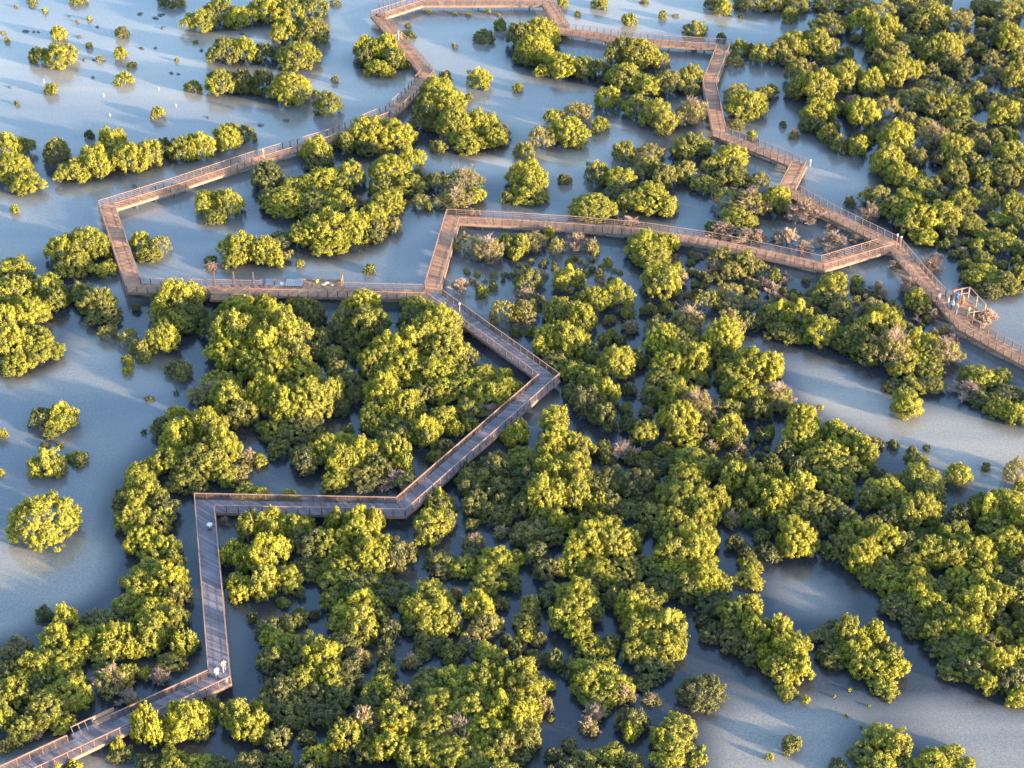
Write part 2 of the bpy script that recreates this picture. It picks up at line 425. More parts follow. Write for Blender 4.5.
# ------------------------------------------------------------ tree list
TREES = '''# 0 0
130 0 50 30 y/320 0 75 40/690 0 110 50 d/180 42 25 22 y/357 78 24 30 y/235 135 68 62 y/488 133 60 50 d/357 183 32 30
160 237 80 90/245 228 150 110 y/400 235 36 30 p/482 215 62 56 y/527 263 44 32 d/497 318 78 58 y/208 362 58 60/635 455 58 54 y/775 350 68 56
800 90 140 100 y/880 50 130 110/960 75 130 90 y/905 210 150 120/990 215 120 130 y/890 335 150 120/970 340 110 120 d
14 130 22 16 p/30 160 30 26 p/65 25 20 14 p/310 85 18 14 p/68 415 26 20/708 240 20 18/783 168 22 18 p/130 22 34 20 p
30 590 130 120 y/95 590 90 90/50 680 180 140 y/115 740 140 100 y
235 620 120 130 d/300 690 150 110 y/390 650 150 140 y/360 545 44 50 d/450 570 130 120 y/520 640 150 130 y/600 620 130 130 y/660 605 80 100 d
740 600 120 110/800 590 130 120 y/910 560 120 110 y/985 550 90 100 d/925 515 70 50
# 256 0
40 40 150 110 y/130 35 150 110 y/230 30 140 110
120 130 130 120 y/220 130 160 120/170 230 190 130 y/30 225 90 100 d/30 345 120 130 d/140 360 180 150 y/290 425 120 110
315 320 36 32 d/240 375 36 32
450 195 120 110 y/520 200 130 120 y/565 250 100 110/440 250 90 120 d/495 280 120 80 y
600 140 70 34 d/608 105 28 28 d/757 312 60 60 d/790 362 30 30/892 320 106 92 y/850 392 40 36/912 150 94 62 d/975 103 66 54/795 185 26 26 p/955 467 20 16
690 360 140 110 y/770 420 140 120 y/680 480 130 130 d/800 500 170 150 y/900 500 150 120 y/950 555 120 90 y/980 530 80 80 p/850 570 160 90 y/730 590 80 60/690 420 100 90 y
230 600 130 110 y/340 570 90 80/420 530 170 130 y/550 545 170 130 y/450 590 130 80 d/250 650 130 90 d
50 710 150 120 d/150 745 140 90 y/270 730 170 120 y/380 700 120 110 y/540 690 180 140 y/620 650 120 120 y/600 740 160 100/500 750 110 80/720 730 90 90 d/830 735 190 130 p/330 740 110 80
930 40 24 16 p/690 45 34 18 p/795 55 24 16 p/850 60 22 18 p/320 10 55 24 p/970 60 20 14 p
# 512 0
200 20 50 64 y/262 57 30 24 y/348 15 72 56 y/466 85 66 60/603 62 40 38 y/733 118 100 66/838 150 40 36 d/655 62 32 16 p/530 5 40 14 p
800 15 70 60 d/845 35 80 70 y/915 68 24 26 d/960 -5 150 60
40 160 130 150 d/110 140 170 130 y/90 200 160 130 y/190 150 90 150 d/60 235 120 70 d/200 270 150 110 y/120 290 60 60 y/280 275 130 100/350 280 100 90 d
430 210 130 120 d/500 220 170 130 y/560 240 100 110 y/605 245 70 70 p/450 310 160 120 y/380 400 110 110 y/540 345 150 100 y/630 335 120 100/710 310 120 100 y/720 360 80 60 p
500 430 140 110/590 470 150 140 y/600 530 70 40 p/715 455 150 120 p
725 215 34 80 b/900 215 80 110 y/885 250 80 60 p/990 225 90 100 y/950 215 50 80 d/24 355 44 46 y
165 470 80 70 y/260 455 140 100 p/230 535 170 140 y/350 505 80 70 y/115 555 120 110 p
50 610 90 80/65 710 170 140 y/210 720 55 50 d
445 610 100 90/550 615 130 90 p/540 670 120 100/430 720 130 100 y/340 695 110 100/690 690 110 90/550 755 120 60 y/610 710 110 100
710 590 170 120/870 640 160 120 y/790 670 80 80 p/880 705 150 90/990 725 90 80 p/770 740 120 80
900 375 130 90 p/940 430 160 130 y/900 500 80 50 p/1000 390 80 90/960 545 50 44 y
# 768 0
20 25 70 70/85 70 78 84/110 5 130 50
240 10 130 60/350 20 140 80/450 50 140 110 p/540 25 140 90/240 105 140 100/380 90 140 110 y/460 120 140 120 y
100 185 140 110 y/190 180 150 120 y/250 205 90 100/40 220 100 110/80 245 80 60/450 190 120 130 y/510 215 110 90/440 240 100 80 d
130 300 130 120/190 355 160 150 y/300 310 150 130 y/410 335 120 120 y/10 385 64 96/60 500 32 32 d/102 545 46 52 p/110 370 90 100 d
200 450 150 120 y/180 510 110 80 d/240 540 90 80/282 585 84 84 d/355 600 94 110 y
325 410 50 50 b/370 455 150 130 y/470 430 120 100 p/320 470 60 90 d
500 290 150 120 y/570 280 110 90 y/555 165 110 70 p/600 190 100 90/600 95 110 80
510 560 160 150 y/590 630 90 80/480 650 150 130 y/530 705 140 110 y/600 745 140 80 y/560 480 90 70 p
660 70 150 110 y/620 15 120 60/760 90 140 100 p/700 190 160 130 y/770 170 100 90/650 215 100 90/655 285 80 70 p/720 250 110 80/780 290 90 80 d
860 20 120 70/950 45 140 90/860 90 60 50/940 120 110 70/1000 20 90 60/970 165 150 120 y/880 160 80 70 d/900 235 120 80 p/840 215 70 90 d/1000 235 90 90/980 310 120 110/900 290 100 70 p
580 400 140 100/660 420 130 110/750 430 150 110 y/640 345 100 60 p/730 360 120 80 p/830 370 100 80/900 400 90 60 d/940 455 150 120 y/1010 440 90 90
660 550 150 110 p/630 500 90 60/760 500 130 80/830 515 80 60/750 600 150 130 y/830 570 120 80/740 700 120 120/810 650 90 80/900 545 80 60/975 545 60 50 y/960 620 150 120 y/900 670 110 80/850 700 110 90 y/680 640 70 60 d/940 710 120 100/1010 700 90 110/660 735 70 60
# 0 192
60 72 44 42 y/250 240 130 130 y/350 215 170 150 y/430 240 110 140 y/300 300 150 110/420 315 110 80 y/565 215 90 110 y/640 220 96 100 p/600 250 110 60 y
845 270 62 30 d/845 297 60 32 b/960 235 150 150 y/930 270 90 80/830 45 110 110 y/910 50 130 120 y/860 100 100 50
60 310 170 100 y/60 360 130 80 d/190 390 160 120 y/60 420 170 130 y/230 450 100 120/120 500 160 120 y/30 530 130 130 y/140 580 130 100/50 620 160 140 y/170 640 190 120 y/60 700 150 110 y
320 405 110 100 d/400 450 150 130/420 490 150 80 d/340 455 80 60 d
435 565 90 80 p/512 605 90 120 p/568 625 80 80/580 665 60 60/512 680 56 52 y/512 720 42 42 y
735 400 200 120 y/655 450 110 110 d/740 480 170 140 d/640 500 100 90 p/700 540 160 120/660 600 130 120 y/790 510 90 120 d
720 720 120 90 d/545 470 40 50 d
880 540 160 130 d/960 480 160 110 y/950 580 180 160 y/910 660 160 120 y/1000 700 120 100 y/880 750 140 50 y
# 256 192
120 40 200 120 y/230 50 180 110/330 45 150 110 y/60 30 110 90/415 42 44 44 b/480 70 110 80/530 45 150 110 y/660 40 90 70 p/690 62 40 40 y/800 30 170 100 p/880 20 80 70 y/1005 25 60 60
210 170 150 120 y/300 150 170 160 y/400 150 150 150 y/290 215 150 90 y/470 120 130 140 y/480 165 100 90 d/555 145 78 92 p/110 185 110 60 d
25 240 140 120 y/80 270 80 80 y/120 270 46 54 p/140 245 26 30/175 288 38 36 y/93 293 32 30 y/455 312 56 46
845 215 130 110 p/930 240 140 120 p/1005 225 80 110 y/855 125 60 60 b/820 385 84 74 b/905 405 66 66/950 385 40 40/985 490 120 130 p
40 430 80 50 y/150 440 60 40 y/200 470 110 90/230 510 110 120 d/60 520 150 130 y/120 590 180 170 y/40 640 150 140 y/170 670 120 120/70 720 170 130 y/180 720 160 100 y/245 640 90 100 d
425 470 160 130 y/350 530 120 120/450 540 170 150/380 590 120 90 d/640 530 120 110 d
690 470 160 110 y/770 520 150 130 y/720 570 190 150 y/820 560 100 130/640 610 160 130 y/760 640 180 130 y/850 660 84 84 p/540 650 160 130 y/480 700 150 120 y/600 710 190 110 y/720 720 170 100 y/820 730 100 80/370 745 110 60/900 735 110 60 y/980 740 90 60 y
# 512 192
60 15 160 100/325 60 200 110 y/480 40 110 100/550 40 180 130 y/620 60 100 90 y/465 118 72 44 b/410 5 110 60 d
860 30 140 110 p/950 50 170 130 p/900 120 150 110 y/840 160 120 80 b/940 180 120 70 b/800 150 60 70/1010 80 60 90 p/985 185 60 60 b
90 200 130 90 p/35 215 90 90 y/15 255 64 70 y/155 160 46 46 y/180 230 80 96 p/260 215 84 96 b/320 235 76 90 p/385 283 42 42 y
550 210 190 120 y/560 270 160 110 y/640 215 80 90 y/600 360 190 160 y/680 370 60 90 b
840 270 130 120 p/880 320 110 90 p/930 290 120 110/980 310 90 90 p/810 310 60 80 b
65 360 116 110 d/225 355 130 120 y/350 340 52 60 p/330 440 130 100 y/420 415 130 120 y/270 440 90 80 d
50 420 90 70 b/55 480 120 110 p/20 500 70 100 y/190 490 140 110 y/280 520 120 120 y/140 600 140 130 y/220 610 170 140 y/180 680 140 100 p/310 650 90 90/240 720 130 90/310 735 120 60 y
480 540 60 50 b/580 545 110 110 p/700 525 150 120 p/600 610 150 120 y/690 600 140 110/660 650 150 110 y/420 695 150 120 y/500 670 90 80/390 640 60 50 d/630 700 150 110 y/730 680 140 120 y/600 745 130 70/720 740 120 60
780 435 120 100 p/870 405 110 90 p/870 455 120 70 p/950 440 96 64 p/870 530 120 120 p/840 600 150 130 y/850 660 120 70 p/940 530 90 110 d/1005 530 80 110 d
960 710 160 130 y/870 730 130 90 y
# 768 192
30 40 130 130 y/85 80 60 60 b/190 75 120 120 b/240 148 32 36 b/75 190 84 84 b/35 185 50 60 b/140 225 76 56 b/250 205 130 90 b/405 95 90 90 b/370 180 44 40 b/325 45 54 54 d
430 25 130 100/500 70 150 110/550 30 130 90 y/600 110 180 140 y/690 100 160 130 y/560 140 110 90/620 170 130 60 y/770 50 120 110/650 15 110 60/720 170 70 70 d
800 125 140 80/870 30 110 90/980 60 120 110/920 110 100 60 y/860 172 76 50 y/950 210 150 100 y/1005 130 80 80/830 215 64 60/775 240 60 40 p/860 275 90 70/870 330 150 90 y/820 350 100 80 y/940 370 140 100/1000 340 80 100/880 390 110 60 d/1005 240 70 80
650 300 90 80 b/675 265 56 36 b/520 300 50 50 b/590 370 70 70 b
595 440 100 100 y/620 470 110 80 p/655 465 60 80 b/550 400 60 60 b/870 515 104 90 b
25 350 64 80/60 370 40 60 b/20 400 60 70 b
255 375 150 110 y/210 420 120 80/270 440 130 90 p/355 357 62 48 y/435 385 56 56 b/460 420 50 60 b/300 480 110 90 p
45 500 120 100 y/115 505 120 110 y/60 560 140 80/210 570 150 120 y/150 580 100 80
420 480 130 110 p/470 520 140 110 y/410 550 120 100 y/500 560 70 80 b/330 600 140 120/390 640 140 120/360 560 100 90 d
490 640 160 150 p/590 615 130 105 y/620 655 140 100 y/700 650 140 120 p/550 690 150 90 y/735 600 46 60 b/650 720 110 80/680 490 50 50 b
10 720 120 130 y/840 740 130 70 y/920 735 110 60/800 750 80 50
# 0 384
5 220 54 80 y/5 360 34 44 y/170 145 96 100 d/255 135 130 120 y/210 175 110 60/180 245 44 26 d/240 243 34 24 d
190 325 150 130 y/235 345 80 80/315 303 96 70 d/185 565 300 258 y
600 60 38 28 d/705 38 22 26 d/577 195 24 30 d
850 45 170 120 p/930 80 170 140 y/980 130 120 120/720 150 120 100 y/650 190 90 120 d/720 230 170 150 y/840 200 150 160 y/890 270 150 150 y/690 320 160 120 y/810 330 170 150/890 370 130 100 y/950 360 120 90 p/1000 300 80 70 p/750 390 150 100
620 330 110 90/560 380 140 100 y/510 480 130 130 d/580 460 170 140 y/650 500 130 150 d/550 550 150 130 y/640 560 130 120/570 640 160 130 y/650 670 140 110 y/610 750 160 90 y/700 720 90 100
900 560 44 80 b/980 500 120 100 y/1000 590 110 130 y/940 690 110 110 y/1000 720 110 110 y
# 256 384
40 60 140 140 y/120 100 170 150 y/220 90 180 160 y/180 180 170 90/310 50 120 120 y/70 190 150 100/345 130 80 140 d/390 60 90 110 d/20 340 60 120 y
510 60 160 150 y/480 150 150 120 y/600 110 150 130 y/560 200 170 110/680 210 130 130 y/660 60 110 120 d
740 30 140 90 y/830 20 140 80 y/940 40 160 90 y/750 150 120 100 y/790 190 86 96 y/850 110 110 90/940 110 84 60 b/1000 20 90 80 y
200 300 140 130 d/290 280 150 130 y/350 320 150 130 y/350 240 120 70 y/430 290 140 120 y/320 390 120 80 y/440 380 140 110 p/560 280 110 110 y/590 340 90 100 y/560 380 130 80 b/490 340 110 100
20 460 90 90 y/130 490 90 80 y/70 560 160 130 y/160 590 150 120 y/50 690 160 150 y/230 650 160 150 d/330 550 110 110/410 540 130 100 y/480 540 80 80 y/310 660 170 140 y/410 620 160 140 y/470 700 180 150 y/200 740 130 90 d/360 740 150 90 y/560 700 140 150 d/620 690 70 110 d/300 740 110 80
690 450 66 70 y/730 490 120 100/700 580 160 150 y/760 560 90 110
880 400 170 140 d/960 340 150 140 d/1005 220 80 90 y/880 490 120 130 d/980 440 130 130 d/950 520 130 110 d/860 570 60 70 d/1000 560 70 110 d/840 350 80 90 d
870 630 90 70 p/870 680 110 70 d/740 720 140 110 d/830 740 120 80 y/960 720 170 110 y
# 512 384
20 30 64 80/30 210 100 100 y
300 80 150 160 d/380 50 100 110 y/370 140 120 120 d/240 30 90 80 d/470 40 60 90 d/560 50 110 90/480 170 110 90 d/530 205 110 100 y
170 170 140 130 y/180 250 150 130 y/270 270 120 130/220 310 100 80
440 275 120 90 b/375 310 56 56 d/520 325 70 50 d
670 70 150 130 y/740 110 170 150 p/660 170 160 150 y/760 190 110 110 p/700 235 110 80 y
880 20 110 90 y/940 50 140 110 y/870 110 130 110 d/870 200 140 120 y/980 110 110 110 d/1000 210 80 80 d/960 258 34 44 d/990 292 40 40 d
600 320 100 60 d/660 300 100 80 d
50 310 150 100/60 400 150 130 d/160 370 170 140 y/260 370 160 140 y/320 410 110 100/130 470 180 160 y/260 480 120 150 y/40 510 110 140 d/110 590 190 130 d/180 560 120 100 y/40 610 110 90
400 390 150 130 d/500 410 140 140 d/380 480 120 110 d/350 500 90 110 y/460 500 130 100 d/550 480 80 90 d
730 330 190 120 y/700 400 170 130 y/790 370 90 110/700 490 180 150 y/620 470 120 110/560 530 130 110 p/650 580 180 140 y/770 540 120 120 y/820 490 110 130 y/730 650 180 150 y/750 590 110 90/640 680 140 130/760 730 120 80 y
880 390 130 120 y/960 380 120 110/910 440 110 80 d/990 450 120 130 y/1000 510 60 80
370 600 140 120 y/300 650 170 150 y/400 660 170 140 y/470 650 90 110 y/250 720 150 100 y/340 740 150 70 y/450 735 150 80/20 720 74 110 y/550 730 130 90/650 740 130 80 y
950 735 100 80 y
# 768 384
30 60 150 120 p/85 80 40 60 b/208 97 30 32 p/170 107 22 20/140 110 70 60 y/551 92 142 130 y
500 0 90 40 d/570 5 120 70/650 10 110 80/800 30 130 90 b/850 60 110 80 d/950 40 150 90 d/925 110 110 90 y/980 125 120 110 y
5 200 50 70
130 150 150 120 y/130 220 150 120 y/70 270 100 90 d/260 200 100 90 y/340 205 64 60 d/300 240 140 110 y/380 285 110 120 y/230 300 170 120 y/310 340 150 110/400 320 70 80 y/200 360 120 90 d/280 400 150 90
450 375 60 70 d/430 238 64 54 d/501 247 52 46 d/575 272 46 50/595 305 90 60/632 262 32 42 d/755 366 100 98 y/870 345 44 60 d/910 435 40 24 d
990 350 120 110 p/1010 430 60 90 y
600 390 180 130 y/560 420 110 90 d/470 440 160 120 y/410 460 120 110/640 450 130 110/590 520 170 140 y/660 540 110 90 d/500 530 130 120 d
30 400 90 120 y/30 480 130 130 y/120 440 140 130 y/170 500 150 130/100 530 170 120/240 500 120 110 d/290 530 120 100 d/110 640 170 160 y/200 580 100 110 d/30 580 90 100 d
350 610 180 130 y/430 580 110 100 d/290 670 140 120/370 700 150 130 y/470 650 160 140 y/540 660 130 130 d/450 740 160 90/560 730 160 110/640 690 160 130 y/620 610 110 80 d
840 480 100 90/870 520 130 120 y/760 530 100 100 d/950 500 160 130 y/1000 560 120 130 y/900 590 160 120/740 620 130 110 y/720 700 150 120 y/820 680 160 130 y/950 650 150 120 y/860 740 140 90/1005 660 80 110 y/940 720 110 80 d
# 0 576
178 155 84 70 d/570 40 170 110 y/680 40 150 130 y/510 120 120 90 y/720 100 110 130 p/620 160 160 130 y/700 190 110 120/620 240 140 130 y/590 290 110 90 y/740 290 110 120 y/700 340 130 90 p/660 250 100 110
265 190 120 120 y/340 210 110 90 d/410 190 150 110 d/240 260 140 120 y/360 270 150 120 y/470 270 140 130 y/530 230 110 110 d/430 330 130 90/520 300 90 90 y
60 310 160 120 d/40 400 120 120 d/150 370 160 130 y/260 360 170 130 y/300 440 120 110/70 470 150 130 y/170 450 120 110 d/20 590 110 120 y/20 510 90 90
290 480 160 130 y/200 540 190 150 y/250 590 110 70 y/340 500 80 110 y/450 430 160 140 p/510 400 90 90/580 400 64 70 y/640 430 80 120 b/510 480 90 60 b/130 640 70 60 b/20 700 70 90 d
562 545 84 90 p/590 600 70 60 y/720 570 170 150 y/700 630 150 120 y/800 560 130 110 y/845 520 70 90 p/800 620 110 90
455 672 60 44 y/480 720 110 90 d/600 745 130 70 d/710 740 150 80 y/810 745 110 70 y/880 750 110 60 d/290 755 70 34 y/215 760 40 20 y
950 580 130 130 y/1000 640 130 150 y/970 60 130 110 y/930 25 80 60 p/1010 190 50 90 d
# 256 576
40 40 130 130 y/130 20 130 100 y/310 20 120 60 y/410 30 170 100/560 70 150 110 d/510 15 90 60 d
60 215 120 100 d/130 195 90 80 d/180 170 80 90 d/232 170 44 70 d/180 85 44 60 d/110 110 60 50 d
430 120 150 120 y/350 180 150 120 y/420 210 150 140 y/360 270 150 120 d/490 180 90 150 d
700 110 190 140 y/640 160 120 120 y/710 180 200 160 y/620 210 80 80 d/690 270 120 100 d/780 200 90 100/522 300 70 120 d/660 320 80 60 d
930 20 150 100 y/890 130 130 120 y/800 80 60 70 p/930 200 120 110 p/870 250 120 100 p/930 320 130 90 y/1005 290 60 110 d/1000 60 60 110 d
90 270 140 110 y/80 340 140 120/180 300 170 140/270 350 160 150 y/170 370 130 120 d/190 430 120 110 y/300 420 140 120 y/370 400 140 130 d/110 460 140 130 d/240 480 140 120 d/330 490 140 120 d/130 550 170 140 d/220 550 130 110 d/300 570 120 110 d/60 500 110 90
20 620 90 150 y/10 540 70 90 y
250 720 120 90 y/370 680 130 170 y/370 600 100 90 d/440 600 130 130 p/460 700 140 120/510 470 150 120 y/470 540 120 110 d/580 490 120 120 d/560 600 150 140 y/600 550 130 120 d/540 700 150 130 y
700 440 170 130/800 440 190 150 y/900 440 160 140 y/990 450 120 140 y/760 530 190 150 y/880 540 180 150 y/980 550 150 140 y/700 620 180 140 y/820 620 200 150 p/930 640 190 150 y/660 710 180 120 y/780 720 190 120 y/890 730 170 100 y/990 690 120 120
# 512 576
10 60 74 120 d/75 130 110 110 p/60 190 120 90/50 260 70 90 y/20 300 70 70 d
180 80 150 120 d/260 110 180 150 y/220 180 150 130 y/310 160 110 130 d/270 240 130 110 y/330 290 130 90 y/395 290 90 110 d/310 20 130 70 d/400 20 110 60 d
170 345 90 100 d/250 370 120 80 d/150 445 56 64 y
30 420 130 150 y/60 480 170 150 y/40 570 150 140 y/130 540 80 110 p/50 660 130 130/30 730 100 80 d/155 572 32 30 y
340 400 160 130 y/300 450 120 110 y/400 450 160 120 y/450 490 84 90 p/340 490 140 80
330 565 90 100 b/310 610 90 80 p/230 675 76 50 d
530 110 150 120 y/480 160 130 140 y/520 230 170 140 y/620 220 150 140 y/600 290 170 140 y/650 310 90 100 y/500 310 120 110/560 360 150 90 d/640 175 80 70 d
525 430 84 60 d/560 495 80 60 p/480 590 120 120 d/480 635 84 100 y/760 482 196 168 d
660 620 160 130 y/650 690 170 120 y/590 670 90 110 y/620 740 130 70 y/740 740 80 70 y/760 692 34 34
300 740 150 90 d/390 720 130 90 y/460 740 110 70/
620 40 150 110 d/700 60 130 120/770 30 150 130 y/840 40 90 80 y/800 100 150 90 d/950 20 120 90 y/800 235 110 90 d/770 185 70 60 d
890 170 170 150/950 150 120 120 y/970 230 140 130 y/890 250 130 110 d/940 310 110 100 d/1000 350 80 130 y
# 768 576
30 250 130 140 y/80 320 170 150 y/40 380 140 120 y/120 390 120 130 y/70 470 90 70 y/148 500 40 44 y/0 230 70 90 d
250 240 150 120 d/320 250 130 130 y/260 320 130 110 d/360 320 160 130 y/420 260 110 130 y/410 370 150 120 y/480 330 130 110/500 380 110 100 y/455 440 110 80 y/470 455 100 60
95 680 92 86 d/5 740 34 64 y/325 457 16 16 y/265 483 15 15/405 520 15 14/315 560 16 18 y/370 605 16 22 y
440 660 150 120 y/380 710 130 90/500 690 140 130 y/280 752 100 40 d/440 745 150 60 y/540 740 90 60
660 740 150 80 y/730 720 110 90 y/790 750 90 50 y
430 20 110 80/500 40 140 110 y/590 40 150 120 y/530 130 160 120 d/620 120 150 130 y/590 190 130 80 d/700 60 130 100/780 40 160 120 y/850 60 130 120 y
900 110 130 120 y/820 140 150 140 y/720 190 160 130 y/790 220 150 130 y/660 240 120 110/700 300 140 110 d/780 300 150 120/740 370 140 100 d/820 370 150 130/860 300 130 130 d/930 260 80 80 y/910 360 130 130 y/870 440 90 90 y/960 340 110 110/1010 320 90 110 y/970 420 130 130 d/1000 490 120 100 y/1000 80 110 120/970 20 140 80 d
'''
trees = []
ox = oy = 0
for line in TREES.strip().splitlines():
    if line.startswith('#'):
        ox, oy = map(int, line[1:].split()); continue
    for e in line.split('/'):
        t = e.split()
        if len(t) < 4: continue
        x, y, w, h = (float(q) for q in t[:4])
        typ = t[4] if len(t) > 4 else 'g'
        trees.append((ox + x/4, oy + y/4, w/4, h/4, typ))

HK = 1.0
specs = []
for x, y, w, h, typ in trees:
    bot = y + h/2
    s = scale_at(bot)
    R = w/2/s
    v = (y - 384)/F
    pl = PITCH + math.atan(v); sp, cp = math.sin(pl), math.cos(pl)
    hm = h/s
    q = (hm - R*sp)**2 - (R*sp)**2
    Hh = math.sqrt(q)/cp if q > 0 and hm > R*sp else 0
    lo, hi = 0.74*R, 1.5*R
    Hh = min(max(Hh, lo), hi)
    toplen = math.sqrt((R*sp)**2 + (Hh*cp)**2)*s
    yb = (y - h/2) + toplen
    p = at(x, yb)
    specs.append(dict(x=x, y=y, w=w, h=h, typ=typ, R=R*1.06, H=Hh*1.03, p=p))

DZ = 1.10         # deck height above the water
BW = 2.12         # deck width
RAILH = 0.98
PA = [(431, 295), (134, 288), (107, 208), (175, 187), (256, 160), (331, 138), (373, 120), (391, 113), (411, 94), (428, 75), (378, 17), (421, 3), (547, 3)]
PB = [(547, 3), (564, 31), (624, 39), (662, 43), (724, 47), (709, 86), (719, 134), (768, 153), (799, 166), (787, 190), (828, 213), (893, 245), (920, 277), (943, 302), (965, 327), (1024, 360), (1090, 391)]
PC = [(431, 295), (453, 219), (512, 222), (575, 226), (642, 232), (710, 242), (768, 254), (822, 266), (893, 245)]
PD = [(431, 295), (549, 380), (401, 510), (205, 506), (220, 680), (-30, 797)]

WALK = []
for pl_ in (PA, PB, PC, PD):
    g_ = [at(x, y, DZ) for x, y in pl_]
    WALK += [(Vector((a.x, a.y)), Vector((b.x, b.y))) for a, b in zip(g_, g_[1:])]
def walk_dist(p):
    best = (1e9, None)
    for a, b in WALK:
        t = max(0, min(1, (p-a).dot(b-a)/(b-a).length_squared))
        q = a.lerp(b, t); d = (p-q).length
        if d < best[0]: best = (d, q)
    return best
p_ = at(143, 733)
specs.append(dict(x=141, y=719, w=24, h=30, typ='y', R=1.45, H=3.4, p=p_))
# crowns that touch their neighbours show only their tops: their full width is larger
XY = np.array([[s['p'].x, s['p'].y] for s in specs]); RR = np.array([s['R'] for s in specs])
for i, s in enumerate(specs):
    d = np.hypot(XY[:, 0]-XY[i, 0], XY[:, 1]-XY[i, 1])
    nb = int(((d < 1.5*(RR+RR[i])) & (RR > 0.6*RR[i])).sum()) - 1
    s['nb'] = nb
    dense = min(1, max(0, nb-3)/5)
    if s['R'] > 1.0 and s['typ'] != 'b':
        s['R'] *= 1 + (0.12 if s['y'] > 290 else 0.04)*dense
        s['H'] *= 1 + (0.15 if s['y'] > 290 else 0)*dense
        if nb > 3 and s['y'] > 290: s['H'] *= {'y': 1.18, 'd': 0.86}.get(s['typ'], 1.0)
        s['p'] = s['p'] + Vector((0, -0.08*s['R']*dense, 0))

for s in specs:
    p2 = Vector((s['p'].x, s['p'].y)); d, q = walk_dist(p2)
    need = 1.35 + 0.72*s['R']
    if d < need:
        v_ = (p2-q); v_ = v_.normalized() if v_.length > .05 else Vector((0, -1))
        p2 = q + v_*need; s['p'] = Vector((p2.x, p2.y, 0))
        if v_.y < 0 and s['typ'] != 'b':      # stands in front of the walkway: tall enough to keep its top where the photograph has it
            rel = Vector((p2.x, p2.y, -CAMZ)); dep = p2.y*CP + CAMZ*SP; yb_ = 384 + F*((CAMZ*CP - p2.y*SP)/dep)
            pl_a = math.atan2(CAMZ, p2.y); s1_ = F/dep
            q_ = ((yb_ - (s['y']-s['h']/2))/s1_)**2 - (s['R']*math.sin(pl_a))**2
            if q_ > 0: s['H'] = min(5.2, max(s['H'], math.sqrt(q_)/math.cos(pl_a)))

def inside(poly, x, y):
    c = False; n = len(poly)
    for i in range(n):
        (x1, y1), (x2, y2) = poly[i], poly[(i+1) % n]
        if (y1 > y) != (y2 > y) and x < (x2-x1)*(y-y1)/(y2-y1)+x1: c = not c
    return c
FILL = [  # forest outlines on the photograph, minimum gap factor, mean radius, beyond the frame
 ([(800, 30), (850, 5), (1024, 0), (1024, 290), (990, 285), (940, 250), (905, 225), (880, 170), (810, 110)], 1.05, 1.0, 0),
 ([(205, 320), (330, 310), (420, 310), (480, 345), (525, 378), (470, 440), (400, 490), (330, 485), (300, 470), (240, 440), (200, 400)], 1.15, 1.4, 0),
 ([(250, 520), (380, 525), (420, 600), (540, 600), (560, 768), (250, 768), (330, 660)], 1.12, 1.4, 0),
 ([(440, 480), (560, 440), (700, 480), (740, 520), (700, 600), (600, 640), (520, 560)], 1.1, 1.5, 0),
 ([(640, 430), (760, 430), (820, 480), (790, 560), (700, 560), (640, 500)], 1.15, 1.4, 0),
 ([(860, 540), (1024, 510), (1024, 700), (960, 660), (890, 610)], 1.0, 1.6, 0),
 ([(10, 660), (120, 600), (190, 580), (190, 660), (100, 700), (10, 745)], 1.08, 1.5, 0),
 ([(530, 290), (640, 300), (760, 340), (740, 430), (640, 440), (580, 400), (510, 330)], 1.4, 1.1, 0),
 ([(650, 245), (860, 282), (950, 335), (900, 362), (760, 325), (660, 305)], 1.0, 0.75, 2),
 ([(455, 240), (640, 248), (640, 300), (470, 290)], 1.5, 0.6, 2),
 ([(700, 400), (800, 470), (860, 520), (820, 510), (740, 470)], 1.2, 0.7, 2),
 ([(1035, -20), (1290, -60), (1290, 290), (1035, 290)], 1.15, 2.0, 1),
 ([(1040, 520), (1300, 560), (1300, 700), (1040, 690)], 1.1, 2.4, 1),
 ([(1040, 390), (1120, 420), (1120, 450), (1040, 430)], 1.3, 2.0, 1),
 ([(-200, 640), (-20, 650), (-60, 760), (-220, 760)], 1.1, 2.3, 1),
 ([(-30, 260), (-160, 260), (-160, 380), (-30, 380)], 1.1, 2.0, 1),
 ([(230, 785), (700, 785), (700, 900), (230, 900)], 1.1, 2.4, 1),
 ([(700, -15), (1024, -15), (1024, -70), (700, -70)], 1.1, 1.8, 1),
]
fr = random.Random(21)
cen = [(s['p'].x, s['p'].y, s['R']) for s in specs if s['typ'] != 'b']
for poly, gap, rm, out_ in FILL:
    xs = [q[0] for q in poly]; ys = [q[1] for q in poly]
    for _ in range(900):
        x, y = fr.uniform(min(xs), max(xs)), fr.uniform(min(ys), max(ys))
        if not inside(poly, x, y): continue
        p = at(x, y); R = rm*fr.uniform(.7, 1.15)
        if any(math.hypot(p.x-a, p.y-b) < gap*max(R, r)*1.15 for a, b, r in cen): continue
        if walk_dist(Vector((p.x, p.y)))[0] < 1.5 + R: continue
        cen.append((p.x, p.y, R))
        s_ = scale_at(y); w = 2*R*s_
        specs.append(dict(x=x, y=y-w*.3, w=w, h=w*.8, typ=fr.choice('gggddp' if out_ != 2 else 'bppddg'), R=R, H=R*fr.uniform(1.0, 1.3), p=p, nb=6, out=int(out_ == 1)))

